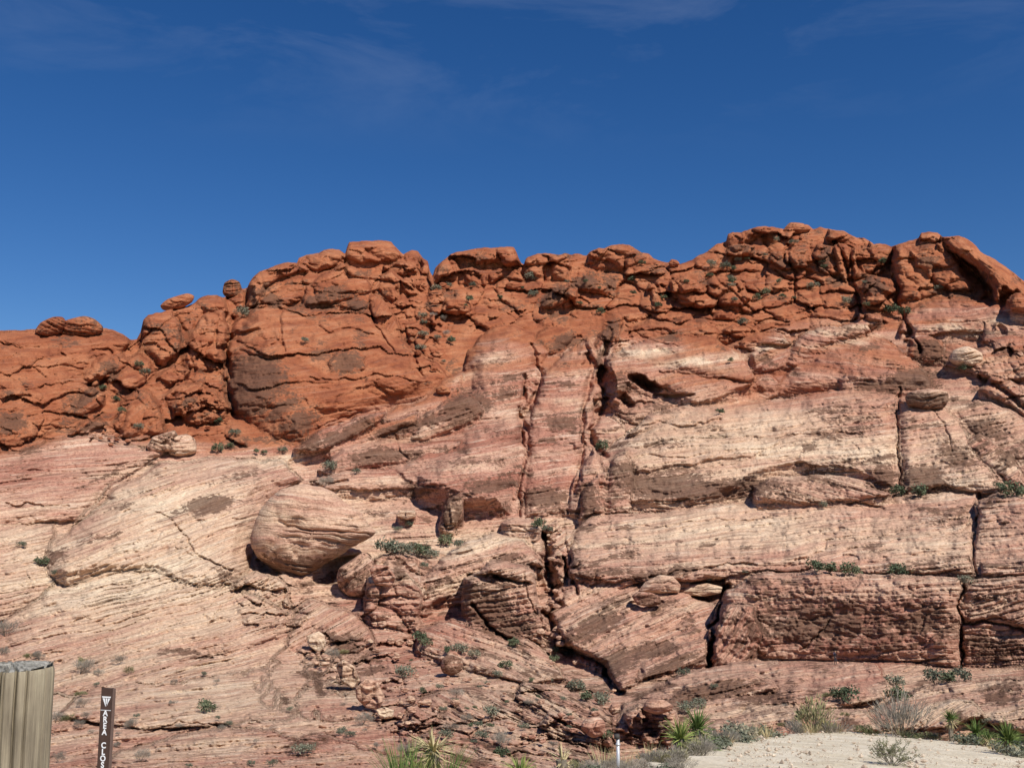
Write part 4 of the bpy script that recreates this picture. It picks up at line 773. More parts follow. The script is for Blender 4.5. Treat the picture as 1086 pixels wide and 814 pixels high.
for a in (
 (44,597,14,'g','green shrub at the left foot of the cream dome'),(25,578,8,'s','tiny grey green shrub on the pale apron above the dome-foot shrub'),(58,608,7,'s','tiny shrub just below right of the dome-foot shrub'),
 (33,696,11,'o','olive shrub just above the wooden post'),(42,698,11,'d','grey twiggy shrub touching the olive one above the wooden post'),(6,672,22,'d','big grey dry bush at the left edge above the wooden post'),(2,692,10,'d','small grey dry bush at the left edge, under the big one'),
 (86,712,20,'d','wide low grey shrub up slope of the brown sign'),(89,704,9,'o','small olive shrub directly over the wide grey one up slope of the sign'),(104,714,8,'d','small dry shrub just right of the wide grey one up slope of the sign'),(127,702,12,'d','dry shrub on pink rock up and right of the sign'),(136,713,9,'o','olive tuft on pink rock right of the sign top'),
 (87,736,9,'o','small olive shrub on the sandy patch, topmost left of the sign'),(89,748,12,'d','grey shrub on the sandy patch left of the sign top'),(60,763,13,'d','grey purple shrub against the right side of the wooden post'),(75,762,12,'o','olive shrub between wooden post and sign'),(92,760,8,'d','dark small shrub left of the sign lettering'),(84,770,9,'d','low dark shrub left of the sign, below the others'),(98,776,6,'d','smallest shrub beside the sign letters'),(62,806,10,'d','pale dry tuft low between post and sign'),
 (219,752,17,'g','dark green shrub alone on the lower left slope'),(228,752,9,'d','brown dry shrub beside the lone dark green one on the lower left slope'),(137,771,7,'d','small dry shrub right of the sign on bare rock'),(150,805,13,'d','grey shrub low on the left slope right of the sign'),(190,770,7,'d','tiny dark shrub in a notch of the lower left slope'),
 (322,796,18,'s','sage shrub in the dark hollow of the lower slope'),(385,766,17,'d','grey shrub on the lower slope below the talus chute'),(363,774,9,'s','small sage shrub left of the grey one below the talus chute'),(372,779,9,'s','lowest small sage shrub below the talus chute'),(354,698,14,'d','grey shrub at the top of the talus chute'),(364,692,10,'o','yellow green tuft at the top of the talus chute'),
 (427,716,18,'s','spiky grey green shrub below the block at the gully edge'),(430,798,14,'d','grey shrub near the bottom left of the yucca clump'),(478,772,12,'d','grey shrub above the yucca clump, right side'),(474,780,13,'s','sage shrub above the yucca clump, lower one'),(495,764,10,'d','dry shrub in a pocket of pink slabs'),(507,768,9,'s','small sage shrub between pink slabs'),(512,781,12,'s','grey green shrub under the small pink ledge'),(521,757,15,'s','blue grey bush among the pink slabs'),(533,800,16,'g','green bush below the purple dry bush on the lower slope'),(531,788,16,'d','purple grey dry bush on the lower slope'),(484,738,12,'d','grey shrub below the round dark boulder'),(470,752,8,'s','tiny sage shrub on the pink slabs'),
 (447,676,16,'g','green shrub in the gap left of the central knob'),(452,683,12,'g','lower green shrub in the gap left of the central knob'),(475,690,10,'g','dark green shrub under the knob on the left'),(490,690,16,'s','sage shrub under the middle of the knob'),(502,696,12,'s','sage shrub under the right of the knob'),(546,684,14,'g','green shrub beneath the knob overhang'),(537,706,14,'g','green shrub on the slope below the knob'),(527,716,10,'s','small grey green shrub on the slope below the knob'),(588,700,11,'g','green shrub in the central gully right of the knob'),(590,690,9,'g','upper green shrub in the central gully right of the knob'),
 (610,731,16,'s','sage shrub at the mouth of the central gully, leftmost'),(622,741,16,'g','dark green bush at the mouth of the central gully'),(640,745,17,'s','sage bush at the mouth of the central gully, rightmost'),(644,781,10,'g','narrow green bush by the rounded boulder in the wash'),
 (412,583,22,'s','sage bush on the bench left end, behind the gully block'),(428,586,20,'s','sage bush second from the left on the central bench'),(444,588,20,'g','dark green bush in the middle of the central bench'),(458,589,16,'s','sage bush near the right end of the central bench'),(474,576,16,'g','green bush at the foot of the dark pillar'),(486,578,12,'s','small sage bush right of the dark pillar'),(450,600,9,'s','small sage shrub below the central bench bushes'),(570,557,14,'g','green bush at the head of the central gully'),(581,562,10,'s','sage bush at the head of the central gully'),(434,556,9,'s','tiny shrub by the pink brick shaped block'),(422,562,8,'s','tiny shrub left of the brick shaped block'),
 (865,604,16,'g','green shrub on the ledge over the brown wall, leftmost'),(880,605,18,'g','green shrub on the ledge over the brown wall, second from left'),(900,607,18,'g','low green shrub on the ledge over the brown wall, third from left'),(950,607,16,'g','round green shrub on the ledge over the brown wall, right of the gap'),(962,607,14,'g','round green shrub on the ledge over the brown wall, farthest right'),(1022,617,12,'s','sage shrub in the cleft at the right end of the brown wall'),(750,615,9,'s','sage shrub behind the thin jutting slab'),(790,607,6,'s','tiny shrub on the middle slab edge'),
 (875,537,8,'s','small shrub on the long slab under the cream wall'),(952,524,14,'g','low green shrub under the cream wall crack, left'),(974,524,18,'g','low green shrub under the cream wall crack, right'),(1072,524,20,'g','green bush tucked in the far right recess of the cream slabs'),(1060,518,10,'g','small green bush at the upper left of the far right recess'),
 (950,724,17,'s','sage bush beneath the right end of the brown wall'),(953,740,20,'g','dark green bush below the sage one under the brown wall'),(990,722,20,'s','sage bush left in the row under the right brown wall'),(1005,721,18,'g','green bush in the row under the right brown wall, middle'),(1022,719,18,'s','sage bush right in the row under the right brown wall'),(895,741,22,'g','green bush on the lower ledges right of the brown stained face'),(880,738,12,'o','olive bush on the lower ledges beside the green one'),(730,752,17,'s','sage bush on the lower ledge above the small cave, left'),(742,748,14,'s','sage bush on the lower ledge above the small cave, right'),(724,714,12,'s','sage bush at the foot of the V shaped slab'),
 (640,475,14,'g','bright green bush in the shaded cleft of the pink lobe'),(637,332,9,'g','slim green juniper among the red blocks'),(763,437,9,'g','small green shrub on the slab right of the lobe'),(1022,392,12,'g','green shrub under the pale cream boulder'),(775,383,6,'g','tiny green shrub at the tip of the pink lobe'),
 (231,448,14,'g','green juniper in the left rubble gully'),(147,387,9,'g','upper green shrub in the far left gully'),(154,396,9,'s','second shrub down in the far left gully'),(110,412,9,'g','shrub below the ribbed block on the far left hump'),(124,424,8,'g','small shrub on the far left hump, middle'),(129,436,8,'g','small shrub on the far left hump, lower'),(148,453,9,'s','shrub at the foot of the left crag'),(232,477,12,'g','green shrub on the pale rim under the left gully'),(244,474,9,'g','second green shrub on the pale rim under the left gully'),(272,479,8,'g','green shrub on the pale rim near the main dome, left'),(281,480,7,'g','green shrub on the pale rim near the main dome, right'),(250,460,11,'s','sage shrub on the red slabs under the main dome'),(300,478,10,'s','sage shrub at the base of the main dome'),
 (352,497,14,'s','sage bush on the pink bench below the arched ledges'),(346,513,13,'d','brown dry bush under the pink bench'),(378,500,9,'s','small sage bush on the pink bench, right'),(260,334,16,'s','sage shrub in the notch left of the main dome'),(324,362,8,'s','tiny shrub on the main red dome'),
 (448,335,10,'s','sage shrub in the red talus gully, upper'),(450,356,10,'s','sage shrub in the red talus gully, middle'),(447,370,10,'s','sage shrub in the red talus gully, lower'),(478,362,11,'g','green shrub beside the red talus gully'),(497,318,9,'g','green shrub under the central red blocks'),(462,307,10,'s','sage shrub in the saddle left of the central summit'),(566,312,10,'s','sage shrub right of the central summit slab'),(564,296,12,'s','sage shrub below the notch right of the central summit slab'),
 (681,280,7,'g','small shrub on the skyline dome, right side'),(671,311,7,'g','shrub on red blocks under the skyline dome'),(703,316,8,'g','shrub between red lobes in the middle'),(698,325,8,'g','lower shrub between red lobes in the middle'),(777,299,9,'g','shrub above the big red lobe'),(812,311,9,'g','green shrub under the right summit'),(803,317,9,'g','lower green shrub under the right summit'),(861,304,12,'s','sage shrub by the pale vein under the right summit'),(899,321,11,'s','sage shrub left of the summit clefts'),(936,278,8,'g','dark shrub on the right summit wall'),(942,330,17,'g','green bush at the foot of the summit cleft'),(960,332,12,'g','second green bush right of the summit cleft foot'),(755,282,10,'s','sage shrub on the summit shoulder, left'),(768,283,10,'s','sage shrub on the summit shoulder, right'),(824,255,7,'s','tiny shrub near the top of the right summit'),(842,258,9,'s','sage shrub near the top of the right summit'),(995,306,8,'s','small sage shrub on the red blocks by the big slanting slab'),(786,343,10,'s','sage shrub on the red bench under the right summit'),
): shrub(*a)

rs = random.Random(12)
for poly, n, ks, lab, grp in (("60,720 140,700 330,720 430,780 420,812 130,812", 26, 'dds', 'tiny grey dry shrub scattered on the bare lower left slope', 'scrub of the lower left slope'), ("430,700 560,700 650,760 640,800 430,800", 26, 'dsg', 'tiny grey green shrub between the pink slabs above the bottom edge', 'scrub between the pink slabs'),
    ("690,718 940,752 1080,745 1080,770 940,775 700,780", 16, 'dso', 'tiny shrub rooted on the lowest ledges under the walls', 'scrub of the lowest ledges'), ("440,300 480,300 480,390 440,400", 7, 'sd', 'tiny sage tuft in the red talus gully', 'scrub of the red talus gully'), ("700,275 930,262 930,325 700,325", 16, 'sgs', 'tiny shrub among the jumbled red blocks of the right summit', 'scrub of the right summit'), ("480,290 690,290 690,335 480,340", 10, 'sg', 'tiny shrub among the red blocks of the middle ridge', 'scrub of the middle ridge')):
    p = P(poly); k = 0
    while k < n:
        x, y = rs.uniform(p[:, 0].min(), p[:, 0].max()), rs.uniform(p[:, 1].min(), p[:, 1].max())
        if poly_sd(np.array([x]), np.array([y]), p)[0] > 0: shrub(x, y, rs.uniform(4, 8.5), rs.choice(ks), lab, grp); k += 1
# ------------------------------------------------------------------ brush on the bank edge, yuccas, grass
def bank_shrub(x, r, wpx, key, label, h=None, group=None): return shrub(0, 0, wpx, key, label, loc=on_bank(x, r), h=h, group=group)
for x, r, wp, k, h, lab in (
 (600,17.5,30,'d',.7,'grey brush low at the bottom edge left of the metal post'),(630,19,34,'d',.7,'dry grey brush just left of the metal post'),(662,22,36,'d',.75,'grey brush at the foot of the metal post'),(690,24,38,'d',.8,'grey brush between the metal post and the tall yuccas'),(700,27,40,'s',.7,'pale sage brush behind the grey brush by the metal post'),(716,25,36,'d',.8,'grey brush under the left tall yucca'),
 (762,28,34,'d',.9,'dry grey brush right of the big yucca'),(775,30,34,'s',.8,'pale sage brush at the left corner of the sand'),(788,32,30,'d',.75,'grey brush along the sand corner'),(800,34,34,'s',.7,'sage brush at the left edge of the sand'),(814,37,28,'s',.7,'sage brush on the left edge of the sand, next one along'),(826,38.5,22,'o',.6,'small olive brush on the left edge of the sand, farthest one'),
 (850,41,24,'d',.9,'grey brush behind the sand edge'),(866,42.5,36,'o',1.1,'tall airy olive bush standing behind the middle of the sand'),(884,43,30,'d',.7,'low grey brush behind the sand, beside the tall airy bush'),(921,44,22,'o',.6,'low olive brush behind the sand right of the middle'),
 (956,44.5,40,'d',1.25,'tall pale dry bush behind the right of the sand'),(968,44,14,'g',.7,'small yellow green bush against the tall pale dry bush'),(982,43.5,18,'o',.5,'low olive brush right of the tall pale dry bush'),(1062,36.5,22,'s',.7,'sage brush beside the rightmost yucca'),(1082,31.5,30,'s',.7,'sage brush in the bottom right corner'),(1078,40,30,'g',1.0,'dark green bush behind the rightmost yucca'),(1028,41,26,'s',.6,'sage brush between the dark yuccas')):
    bank_shrub(x, r, wp, k, lab, h)
for k in range(44):
    x = rs.uniform(610, 790); r_ = lip(x)+.3-abs(rs.gauss(0, 1))*min(3.2, .8+(800-x)*.03)
    bank_shrub(x, r_, rs.uniform(16, 34), rs.choice('ddso'), 'dry brush in the thicket along the bank between the metal post and the sand', rs.uniform(.5, .9), 'dry brush thicket on the bank')
def gravel():
    v = []; f = []; rg_ = random.Random(8)
    for i in range(1800):
        x = rg_.uniform(770, 1100); rr_ = rg_.uniform(17, lip(x)); b_ = on_bank(x, rr_); sz = min(.07, .009*rg_.paretovariate(1.6)); k = len(v)
        for q in ((1,0,0),(-1,0,0),(0,1,0),(0,-1,0),(0,0,.8),(0,0,-.6)): v.append(tuple(b_[j]+sz*q[j]*rg_.uniform(.6, 1.3)+(.03 if j == 2 else rg_.uniform(-.2, .2)*sz) for j in range(3)))
        f += [(k+a, k+b, k+c) for a, b, c in ((0,2,4),(2,1,4),(1,3,4),(3,0,4),(2,0,5),(1,2,5),(3,1,5),(0,3,5))]
    me = bpy.data.meshes.new('gravel'); me.from_pydata(v, [], f); tag(link('gravel', me, simple('gravel_stone', (.30, .22, .16), (.62, .52, .40), 3)), 'loose gravel strewn over the pale sand', 'gravel', kind='stuff')
gravel()
# near bushy twig plant on the sand
def twig_bush(seed, n=46):
    r = random.Random(seed); bm = bmesh.new(); bl = bmesh.new()
    def twig(p, d, L_, rad, lev):
        q = p+d*L_; s = d.orthogonal().normalized(); t_ = d.cross(s)
        ring = [[bm.verts.new(c_+(s*math.cos(a)+t_*math.sin(a))*rr_) for a in (0, 2.1, 4.2)] for c_, rr_ in ((p, rad), (q, rad*.6))]
        for i in range(3): bm.faces.new((ring[0][i], ring[0][(i+1) % 3], ring[1][(i+1) % 3], ring[1][i]))
        if lev:
            for k in range(4):
                f_ = r.uniform(.35, 1); nd = (d+Vector((r.gauss(0, .5), r.gauss(0, .5), r.gauss(.1, .35)))).normalized(); twig(p+d*L_*f_, nd, L_*r.uniform(.4, .65), rad*.55, lev-1)
        else:
            for k in range(4):
                c_ = p+d*L_*r.uniform(.3, 1); u = Vector((r.gauss(0, 1), r.gauss(0, 1), r.gauss(.3, 1))).normalized(); w_ = u.orthogonal().normalized()*.012; e = u*r.uniform(.03, .06)
                bl.faces.new([bl.verts.new(x) for x in (c_-w_*.3, c_+e*.5-w_, c_+e, c_+e*.5+w_)])
    for i in range(n//2):
        a = r.uniform(0, 6.28); el = r.uniform(.35, 1.4); twig(Vector((r.uniform(-.05, .05), r.uniform(-.05, .05), -.03)), Vector((math.cos(a)*math.cos(el), math.sin(a)*math.cos(el), math.sin(el))), r.uniform(.35, .6), .009, 2)
    return bm, bl
loc = on_bank(946, 22.5); tb = empty('desert_bush', loc); tag(tb, 'open grey twiggy bush growing on the bare sand at the bottom right', 'bush')
bm, bl = twig_bush(3); a_ = bm_obj('stems', bm, simple('grey_stems', (.22, .19, .14), (.36, .32, .25), 20), tb); b_ = bm_obj('leaves', bl, M_OLIVE, tb)
tb.scale = (.74, .74, .74)

def blade_mesh(name, n, ln, wd, seed, el0, el1, droop, mat, parent, base_z=0.0, rad=.03):
    r = random.Random(seed); v = []; f = []
    for i in range(n):
        a = r.uniform(0, 6.28); el = r.uniform(el0, el1); L_ = ln*r.uniform(.75, 1.15); W_ = wd*r.uniform(.8, 1.2); dz = droop*r.uniform(.3, 1.3)
        h = Vector((math.cos(a), math.sin(a), 0)); s = Vector((-h.y, h.x, 0)); p = h*rad+Vector((0, 0, base_z+r.uniform(-.08, .08))); k = len(v); e = el
        for j, ww in enumerate((.7, 1, .8, .45, .04)):
            up = h*math.cos(e)+Vector((0, 0, math.sin(e))); nrm = up.cross(s)
            v += [p-s*W_*ww, p+nrm*W_*ww*.5, p+s*W_*ww]
            if j:
                q = k+3*(j-1); f += [(q, q+1, q+4, q+3), (q+1, q+2, q+5, q+4)]
            p = p+up*L_/4; e -= dz/4
    me = bpy.data.meshes.new(name); me.from_pydata([tuple(x) for x in v], [], f); return link(name, me, mat, parent)
M_TRUNK = simple('yucca_trunk', (.14, .11, .08), (.28, .24, .18), 18, bump=.8, dist=.03)
def yucca(loc, size, label, seed, trunk=0., dead=True, mat=M_YUC, dense=90, e1=1.5):
    t = empty('yucca', loc); tag(t, label, 'yucca', 'yuccas along the bank'); 
    h = trunk
    if trunk:
        bm = bmesh.new(); rg = []
        for k in range(6):
            rg.append([bm.verts.new((math.cos(a)*.09*(1+.2*math.sin(k*2.3+a)), math.sin(a)*.09*(1+.2*math.cos(k*1.7+a)), -.12+k*(trunk+.2)/5)) for a in np.linspace(0, 6.28, 9)[:-1]])
        for k in range(5):
            for j in range(8): bm.faces.new((rg[k][j], rg[k][(j+1) % 8], rg[k+1][(j+1) % 8], rg[k+1][j]))
        bm.faces.new(rg[-1]); bm_obj('trunk', bm, M_TRUNK, t)
    blade_mesh('leaf_rosette', dense, .55*size, .018*size+.004, seed, -.1, e1, .35, mat, t, h+.05)
    if dead: blade_mesh('dead_leaf_skirt', 46, .42*size, .016*size, seed+1, -1.1, -.1, .5, M_STRAW, t, h-.02)
    return t
yucca(on_bank(741, 26.5), 1.0, 'biggest green yucca at the left corner of the sand', 1, .12, dense=150)
yucca(on_bank(722, 27.5), .85, 'left one of the two trunked yuccas behind the big yucca', 3, .4)
yucca(on_bank(740, 28.5), .9, 'right one of the two trunked yuccas rising behind the big yucca', 5, .55)
yucca(on_bank(1070, 34.5), 1.0, 'bright green yucca in the bottom right corner', 7, .35, dense=120)
yucca(on_bank(1010, 43), .85, 'dark trunked yucca at the right end of the sand edge', 9, .75)
yucca(on_bank(1037, 41.5), .95, 'yellowish yucca between the dark trunked one and the corner one', 11, .35, dense=110)
yucca(on_bank(1048, 42), .7, 'small yucca leaning on the yellowish one', 13, .3)
yucca(on_bank(459, 14.2), .62, 'drooping straw coloured yucca at the bottom edge left of centre', 15, .38, mat=M_STRAW, dense=70, e1=1.2)
yucca(on_bank(552, 15.6), .55, 'small green yucca at the bottom edge right of the straw one', 17, .1)
yucca(on_bank(596, 16.6), .5, 'thin yellow yucca at the bottom edge left of the metal post', 19, .25, mat=M_STRAW, dense=26)
def grass(x, r, n, ln, label, seed, mat):
    t = blade_mesh('grass_tuft', n, ln, .006, seed, .9, 1.5, .5, mat, None, 0, .12); t.location = on_bank(x, r); tag(t, label, 'grass')
grass(425, 13.6, 90, .62, 'green and straw grass tuft at the bottom edge left of the straw yucca', 31, M_YUC)
grass(440, 13.9, 70, .55, 'green grass tuft touching the left of the straw yucca', 33, M_YUC)
grass(474, 14.2, 80, .5, 'green grass tuft right under the straw yucca', 35, M_YUC)
grass(640, 20, 80, .5, 'pale grass tuft left of the metal post', 37, M_STRAW)
grass(688, 23, 90, .5, 'pale grass tuft right of the metal post', 39, M_STRAW)
grass(660, 21.5, 60, .4, 'short pale grass at the foot of the metal post', 41, M_STRAW)

for k in range(26):
    x = rs.uniform(770, 1075)
    t_ = blade_mesh('grass_tuft', 34, rs.uniform(.22, .5), .007, 60+k, .7, 1.5, .6, M_STRAW if k % 3 else M_OLIVE, None, 0, .10); t_.location = on_bank(x, lip(x)-abs(rs.gauss(0, 1.2)))
    tag(t_, 'thin dry grass tuft along the far rim of the pale sand', 'grass', 'grass tufts on the rim of the sand')
# ------------------------------------------------------------------ wooden post, sign, metal post
def wood_mat():
    m, t, b = new_mat('weathered_wood'); L = t.links.new
    tc_ = node(t, 'ShaderNodeTexCoord')
    mp = node(t, 'ShaderNodeMapping'); mp.inputs['Scale'].default_value = (60, 60, 1.6); L(tc_.outputs['Object'], mp.inputs[0])
    n = node(t, 'ShaderNodeTexNoise', i_Scale=1., i_Detail=8, i_Roughness=.7, i_Distortion=.3); L(mp.outputs[0], n.inputs['Vector'])
    n2 = node(t, 'ShaderNodeTexNoise', i_Scale=5., i_Detail=4); L(tc_.outputs['Object'], n2.inputs['Vector'])
    mp2 = node(t, 'ShaderNodeMapping'); mp2.inputs['Scale'].default_value = (2.2, 2.2, .9); L(tc_.outputs['Object'], mp2.inputs[0]); L(mp2.outputs[0], n2.inputs['Vector'])
    f = math_(t, 'ADD', math_(t, 'MULTIPLY', n.outputs['Fac'], .55), math_(t, 'MULTIPLY', n2.outputs['Fac'], .45))
    r = ramp(t, [(.34, (.05, .038, .026)), (.44, (.17, .14, .10)), (.55, (.28, .235, .165)), (.70, (.45, .39, .27))]); L(f, r.inputs[0]); L(r.outputs[0], b.inputs['Base Color'])
    bp = node(t, 'ShaderNodeBump', i_Strength=.8, i_Distance=.008); L(n.outputs['Fac'], bp.inputs['Height']); L(bp.outputs[0], b.inputs['Normal']); return m
M_WOOD = wood_mat(); M_WTOP = simple('weathered_end_grain', (.17, .16, .135), (.44, .42, .37), 32, bump=1.0, dist=.02, coords='Object')
def wooden_post():
    r = 3.55; d = ray(12, 707); top = pt(12, 707, r); rad = 36.5*r/F; gz = float(bank_z(np.array([-27.]), np.array([r]))[0]); h = top[2]-gz
    e = empty('wooden_post', (top[0], top[1], gz)); tag(e, 'thick round weathered wooden post with a grey cracked top at the bottom left', 'post')
    n = 420; bm = bmesh.new(); rg = []
    rr = random.Random(6); cr = [(rr.uniform(0, 6.28), rr.uniform(.015, .035), rr.uniform(.003, .012)) for _ in range(40)]+[(4.62, .035, .05), (4.95, .022, .035), (4.32, .025, .03), (5.35, .03, .03), (5.62, .02, .02)]
    def radius(a, z):
        v = rad*(1+.012*math.sin(3*a+1)+.010*math.sin(7*a))
        for c_, w_, dp in cr:
            da = (a-c_-.05*math.sin(z*5+c_)+math.pi) % (2*math.pi)-math.pi
            v -= dp*math.exp(-(da/w_)**2)*(.35+.65*max(0, min(1, (z/h-.1))))
        return v
    zs = np.concatenate([np.linspace(-.3, h-.02, 36), [h-.008, h]])
    for k, z in enumerate(zs):
        sh = 1 if k < len(zs)-2 else (.988 if k == len(zs)-2 else .965)
        rg.append([bm.verts.new((math.cos(a)*radius(a, z)*sh, math.sin(a)*radius(a, z)*sh, z)) for a in np.linspace(0, 2*math.pi, n+1)[:-1]])
    for k in range(len(zs)-1):
        for j in range(n): bm.faces.new((rg[k][j], rg[k][(j+1) % n], rg[k+1][(j+1) % n], rg[k+1][j]))
    bm_obj('shaft', bm, M_WOOD, e, True)
    bm = bmesh.new(); rg = []
    for q in np.linspace(1, .03, 12):
        ring = []
        for a in np.linspace(0, 2*math.pi, n+1)[:-1]:
            R1 = radius(a, h)*.965*q; dep = 0
            for c_, w_, dp in cr[8:]:
                da = (a-c_+math.pi) % (2*math.pi)-math.pi; dep += .022*math.exp(-(da/(w_/max(q, .12)*.7))**2)*(.4+.6*q)
            ring.append(bm.verts.new((math.cos(a)*R1, math.sin(a)*R1, h+.006*math.sin(a*2+1)*q+.010*(1-q*q)-dep+.004*math.sin(q*26)+.002)))
        rg.append(ring)
    for k in range(len(rg)-1):
        for j in range(n): bm.faces.new((rg[k][j], rg[k][(j+1) % n], rg[k+1][(j+1) % n], rg[k+1][j]))
    bm.faces.new(rg[-1]); bm_obj('top_end_grain', bm, M_WTOP, e, True)
    # second, lower post close by, only its grey rounded shoulder shows
    p2 = pt(-14, 838, 2.75); g2 = float(bank_z(np.array([-27.]), np.array([2.75]))[0])
wooden_post()
def grey_rock_corner():
    p2 = pt(2, 816, 2.55); gz = float(bank_z(np.array([-27.]), np.array([2.55]))[0]); hgt = 1.09-0
    return p2
def plain(name, col, rough=.5):
    return simple(name, tuple(c*.9 for c in col), tuple(min(1, c*1.1) for c in col), 40, rough)
def box_bm(bm, x0, x1, y0, y1, z0, z1):
    vs = [bm.verts.new(p) for p in ((x0,y0,z0),(x1,y0,z0),(x1,y1,z0),(x0,y1,z0),(x0,y0,z1),(x1,y0,z1),(x1,y1,z1),(x0,y1,z1))]
    for f in ((0,3,2,1),(4,5,6,7),(0,1,5,4),(1,2,6,5),(2,3,7,6),(3,0,4,7)): bm.faces.new([vs[i] for i in f])
def text_mesh(name, s, size, mat, parent, loc, rot):
    cu = bpy.data.curves.new(name, 'FONT'); cu.body = s; cu.size = size; cu.align_x = 'CENTER'; cu.align_y = 'CENTER'; cu.offset = size*.028; cu.extrude = .0008
    tmp = bpy.data.objects.new('tmp', cu); C.objects.link(tmp); dg = bpy.context.evaluated_depsgraph_get(); dg.update()
    me = bpy.data.meshes.new_from_object(tmp.evaluated_get(dg)); bpy.data.objects.remove(tmp)
    o = link(name, me, mat, parent); o.location = loc; o.rotation_euler = rot; return o
def sign_post():
    r = 8.8; top = pt(113.5, 729, r); mp_ = r/F; W = 12.5*mp_; gz = float(bank_z(np.array([-22.]), np.array([r]))[0]); h = top[2]-gz
    e = empty('sign_post', (top[0], top[1], gz)); e.rotation_euler = (0, R_(.4), R_(-14)); tag(e, 'slim brown marker post with a white triangle and stacked white letters', 'sign')
    bm = bmesh.new(); box_bm(bm, -W/2, W/2, -.012, .012, -.25, h); bmesh.ops.bevel(bm, geom=list(bm.edges), offset=.003, segments=2, affect='EDGES')
    bm_obj('panel', bm, plain('brown_marker', (.075, .045, .035), .55), e)
    bm = bmesh.new(); box_bm(bm, W/2+.0005, W/2+.011, -.016, .016, -.25, h-.002); bmesh.ops.bevel(bm, geom=list(bm.edges), offset=.002, segments=1, affect='EDGES')
    bm_obj('lit_edge', bm, plain('brown_lit', (.13, .085, .07), .5), e)  # lighter strip standing for the sunlit side of the panel
    WH = plain('white_decal', (.78, .78, .78), .5)
    # triangle emblem, point down, with slanting cuts
    bm = bmesh.new(); zt = h-7.5*mp_; zb = zt-10.5*mp_; a = W*.40; cxm = 0
    def poly(pts): bm.faces.new([bm.verts.new((x, -.0135, z)) for x, z in pts])
    H_ = zt-zb
    poly([(-a, zt), (a, zt), (a*.87, zt-.13*H_), (-a*.87, zt-.13*H_)])
    poly([(-a*.82, zt-.172*H_), (-a*.30, zt-.172*H_), (-a*.02, zt-.80*H_), (-a*.10, zt-.9*H_)])
    poly([(-a*.16, zt-.172*H_), (a*.22, zt-.172*H_), (a*.16, zt-.62*H_), (a*.04, zt-.72*H_)])
    poly([(a*.36, zt-.172*H_), (a*.82, zt-.172*H_), (a*.10, zt-.9*H_), (a*.26, zt-.6*H_)])
    poly([(-a*1.12, zb-2.0*mp_), (a*1.12, zb-2.0*mp_), (a*1.12, zb-2.5*mp_), (-a*1.12, zb-2.5*mp_)])
    bmesh.ops.recalc_face_normals(bm, faces=bm.faces); bm_obj('triangle_emblem', bm, WH, e)
    L_ = empty_part = None
    ys = [755.5, 762.2, 768.9, 775.6, 789.5, 796.4, 803.3, 810.2, 817.1, 824]
    for ch, y in zip('AREACLOSED', ys):
        z = (pt(112, y, r)-top)[2]+h
        text_mesh('letter', ch, 7.4*mp_, WH, e, (-.001, -.0135, z), (math.pi/2, 0, 0))
sign_post()
def metal_post():
    r_ = lip(655.5)-1.2; p = on_bank(655.5, r_); top = pt(655.5, 783, r_); h = top[2]-p[2]
    e = empty('metal_post', p); tag(e, 'slim galvanised metal post with a dark cap in the brush at the bottom', 'post')
    def cyl(name, r0, z0, z1, mat, off=0):
        bm = bmesh.new(); bmesh.ops.create_cone(bm, cap_ends=True, segments=16, radius1=r0, radius2=r0*.96, depth=z1-z0, matrix=Matrix.Translation((off, 0, (z0+z1)/2)))
        bmesh.ops.bevel(bm, geom=[q for q in bm.edges if q.calc_face_angle(0) > 1], offset=.006, segments=2, affect='EDGES'); return bm_obj(name, bm, mat, e, True)
    m = plain('galvanised_metal', (.55, .56, .58), .4); m.node_tree.nodes['Principled BSDF'].inputs['Metallic'].default_value = .35
    cyl('pipe', .027, -.2, h, m); cyl('cap', .045, h, h+.075, plain('dark_cap', (.06, .055, .05), .6), -.015); cyl('clamp', .036, h-.10, h-.06, m)
metal_post()

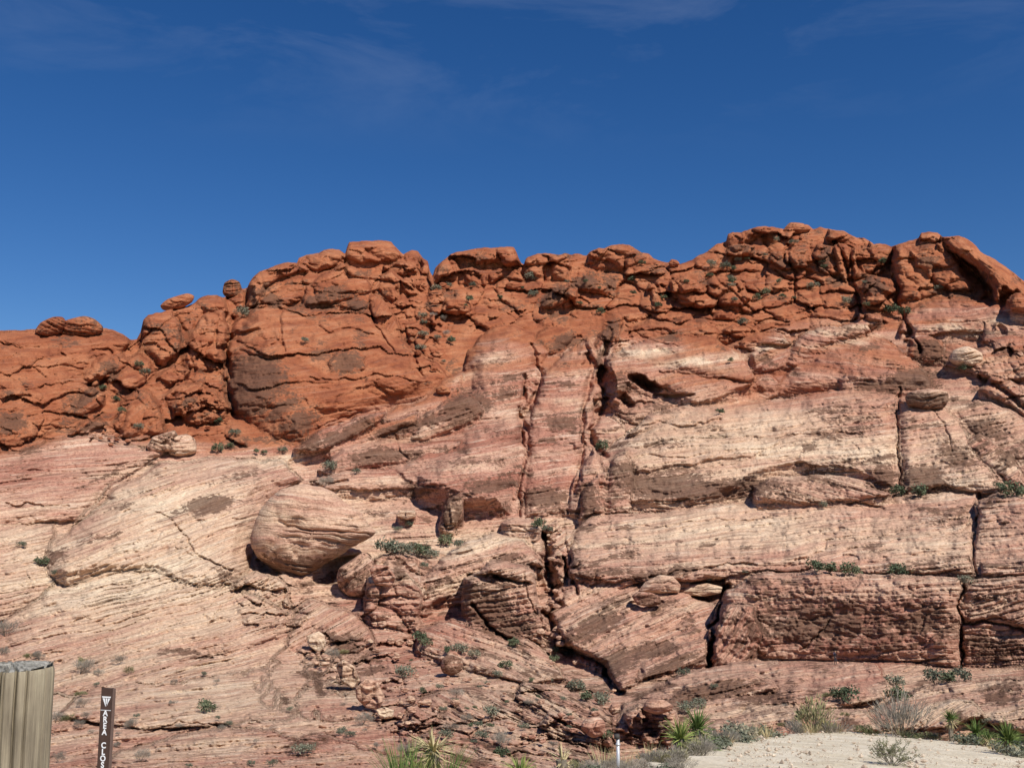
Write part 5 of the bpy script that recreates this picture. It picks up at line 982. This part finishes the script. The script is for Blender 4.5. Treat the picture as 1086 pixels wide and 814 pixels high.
# ------------------------------------------------------------------ small climber at the foot of the brown wall
def person():
    base = pt(886, 704.3, hill_r(886, 701)-1.2); r = math.hypot(base[0], base[1]); k = 13*r/F/1.75
    e = empty('person', base); e.scale = (k, k, k); e.rotation_euler = (0, 0, .5); tag(e, 'person in dark clothes with a pale lavender pack below the brown wall', 'person')
    J = dict(pel=(0,0,.95), bel=(0,-.01,1.12), che=(0,-.04,1.32), nec=(0,-.05,1.48), hb=(0,-.06,1.56), hd=(0,-.08,1.66), ht=(0,-.06,1.74), ls=(-.18,-.03,1.42), le=(-.28,-.06,1.18), lw=(-.24,-.24,1.02), lh=(-.22,-.33,1.0), rs=(.18,-.03,1.42), re=(.30,-.04,1.2), rw=(.22,-.2,1.1), rh=(.18,-.28,1.12),
             lp=(-.09,0,.9), lk=(-.12,-.04,.5), la=(-.13,.03,.09), lt=(-.14,-.15,.04), rp=(.09,0,.9), rk=(.14,-.06,.5), ra=(.16,.02,.09), rt=(.18,-.16,.04))
    Rd = dict(pel=(.15,.11), bel=(.14,.10), che=(.16,.11), nec=(.055,.055), hb=(.06,.07), hd=(.078,.095), ht=(.06,.07), ls=(.065,.065), le=(.045,.045), lw=(.033,.03), lh=(.04,.02), rs=(.065,.065), re=(.045,.045), rw=(.033,.03), rh=(.04,.02), lp=(.095,.095), lk=(.062,.062), la=(.042,.045), lt=(.045,.03), rp=(.095,.095), rk=(.062,.062), ra=(.042,.045), rt=(.045,.03))
    E = [('pel','bel'),('bel','che'),('che','nec'),('nec','hb'),('hb','hd'),('hd','ht'),('che','ls'),('ls','le'),('le','lw'),('lw','lh'),('che','rs'),('rs','re'),('re','rw'),('rw','rh'),('pel','lp'),('lp','lk'),('lk','la'),('la','lt'),('pel','rp'),('rp','rk'),('rk','ra'),('ra','rt')]
    ks = list(J); me = bpy.data.meshes.new('body'); me.from_pydata([J[q] for q in ks], [(ks.index(a), ks.index(b)) for a, b in E], [])
    o = link('body', me, None, e); o.modifiers.new('skin', 'SKIN'); me.skin_vertices.new() if not me.skin_vertices else None
    for i, q in enumerate(ks): me.skin_vertices[0].data[i].radius = Rd[q]
    me.skin_vertices[0].data[0].use_root = True
    s = o.modifiers.new('sub', 'SUBSURF'); s.levels = s.render_levels = 2
    dg = bpy.context.evaluated_depsgraph_get(); dg.update(); nm = bpy.data.meshes.new_from_object(o.evaluated_get(dg)); o.modifiers.clear(); o.data = nm; nm.name = 'body'
    for m in (plain('dark_clothing', (.02, .02, .028), .8), plain('skin', (.45, .28, .2), .6), plain('dark_trousers', (.05, .045, .05), .8)): nm.materials.append(m)
    for p in nm.polygons:
        p.use_smooth = True; c = p.center
        p.material_index = 1 if (c.z > 1.5 or abs(c.x) > .16 and c.y < -.22 and c.z > .8) else (2 if c.z < .93 else 0)
    bm = bmesh.new(); bmesh.ops.create_uvsphere(bm, u_segments=14, v_segments=10, radius=1, matrix=Matrix.Translation((0, -.05, 1.69)) @ Matrix.Diagonal((.092, .105, .10, 1)))
    bmesh.ops.delete(bm, geom=[v for v in bm.verts if v.co.y < -.09 and v.co.z < 1.72 or v.co.z < 1.6], context='VERTS'); bm_obj('hair', bm, plain('fair_hair', (.30, .22, .13), .8), e, True)
    bm = bmesh.new(); bmesh.ops.create_cube(bm, size=1, matrix=Matrix.Translation((.08, .15, 1.36)) @ Matrix.Diagonal((.32, .2, .36, 1)))
    bmesh.ops.bevel(bm, geom=list(bm.edges), offset=.06, segments=3, affect='EDGES'); bm_obj('backpack', bm, plain('lavender_cloth', (.50, .48, .60), .8), e, True)
person()
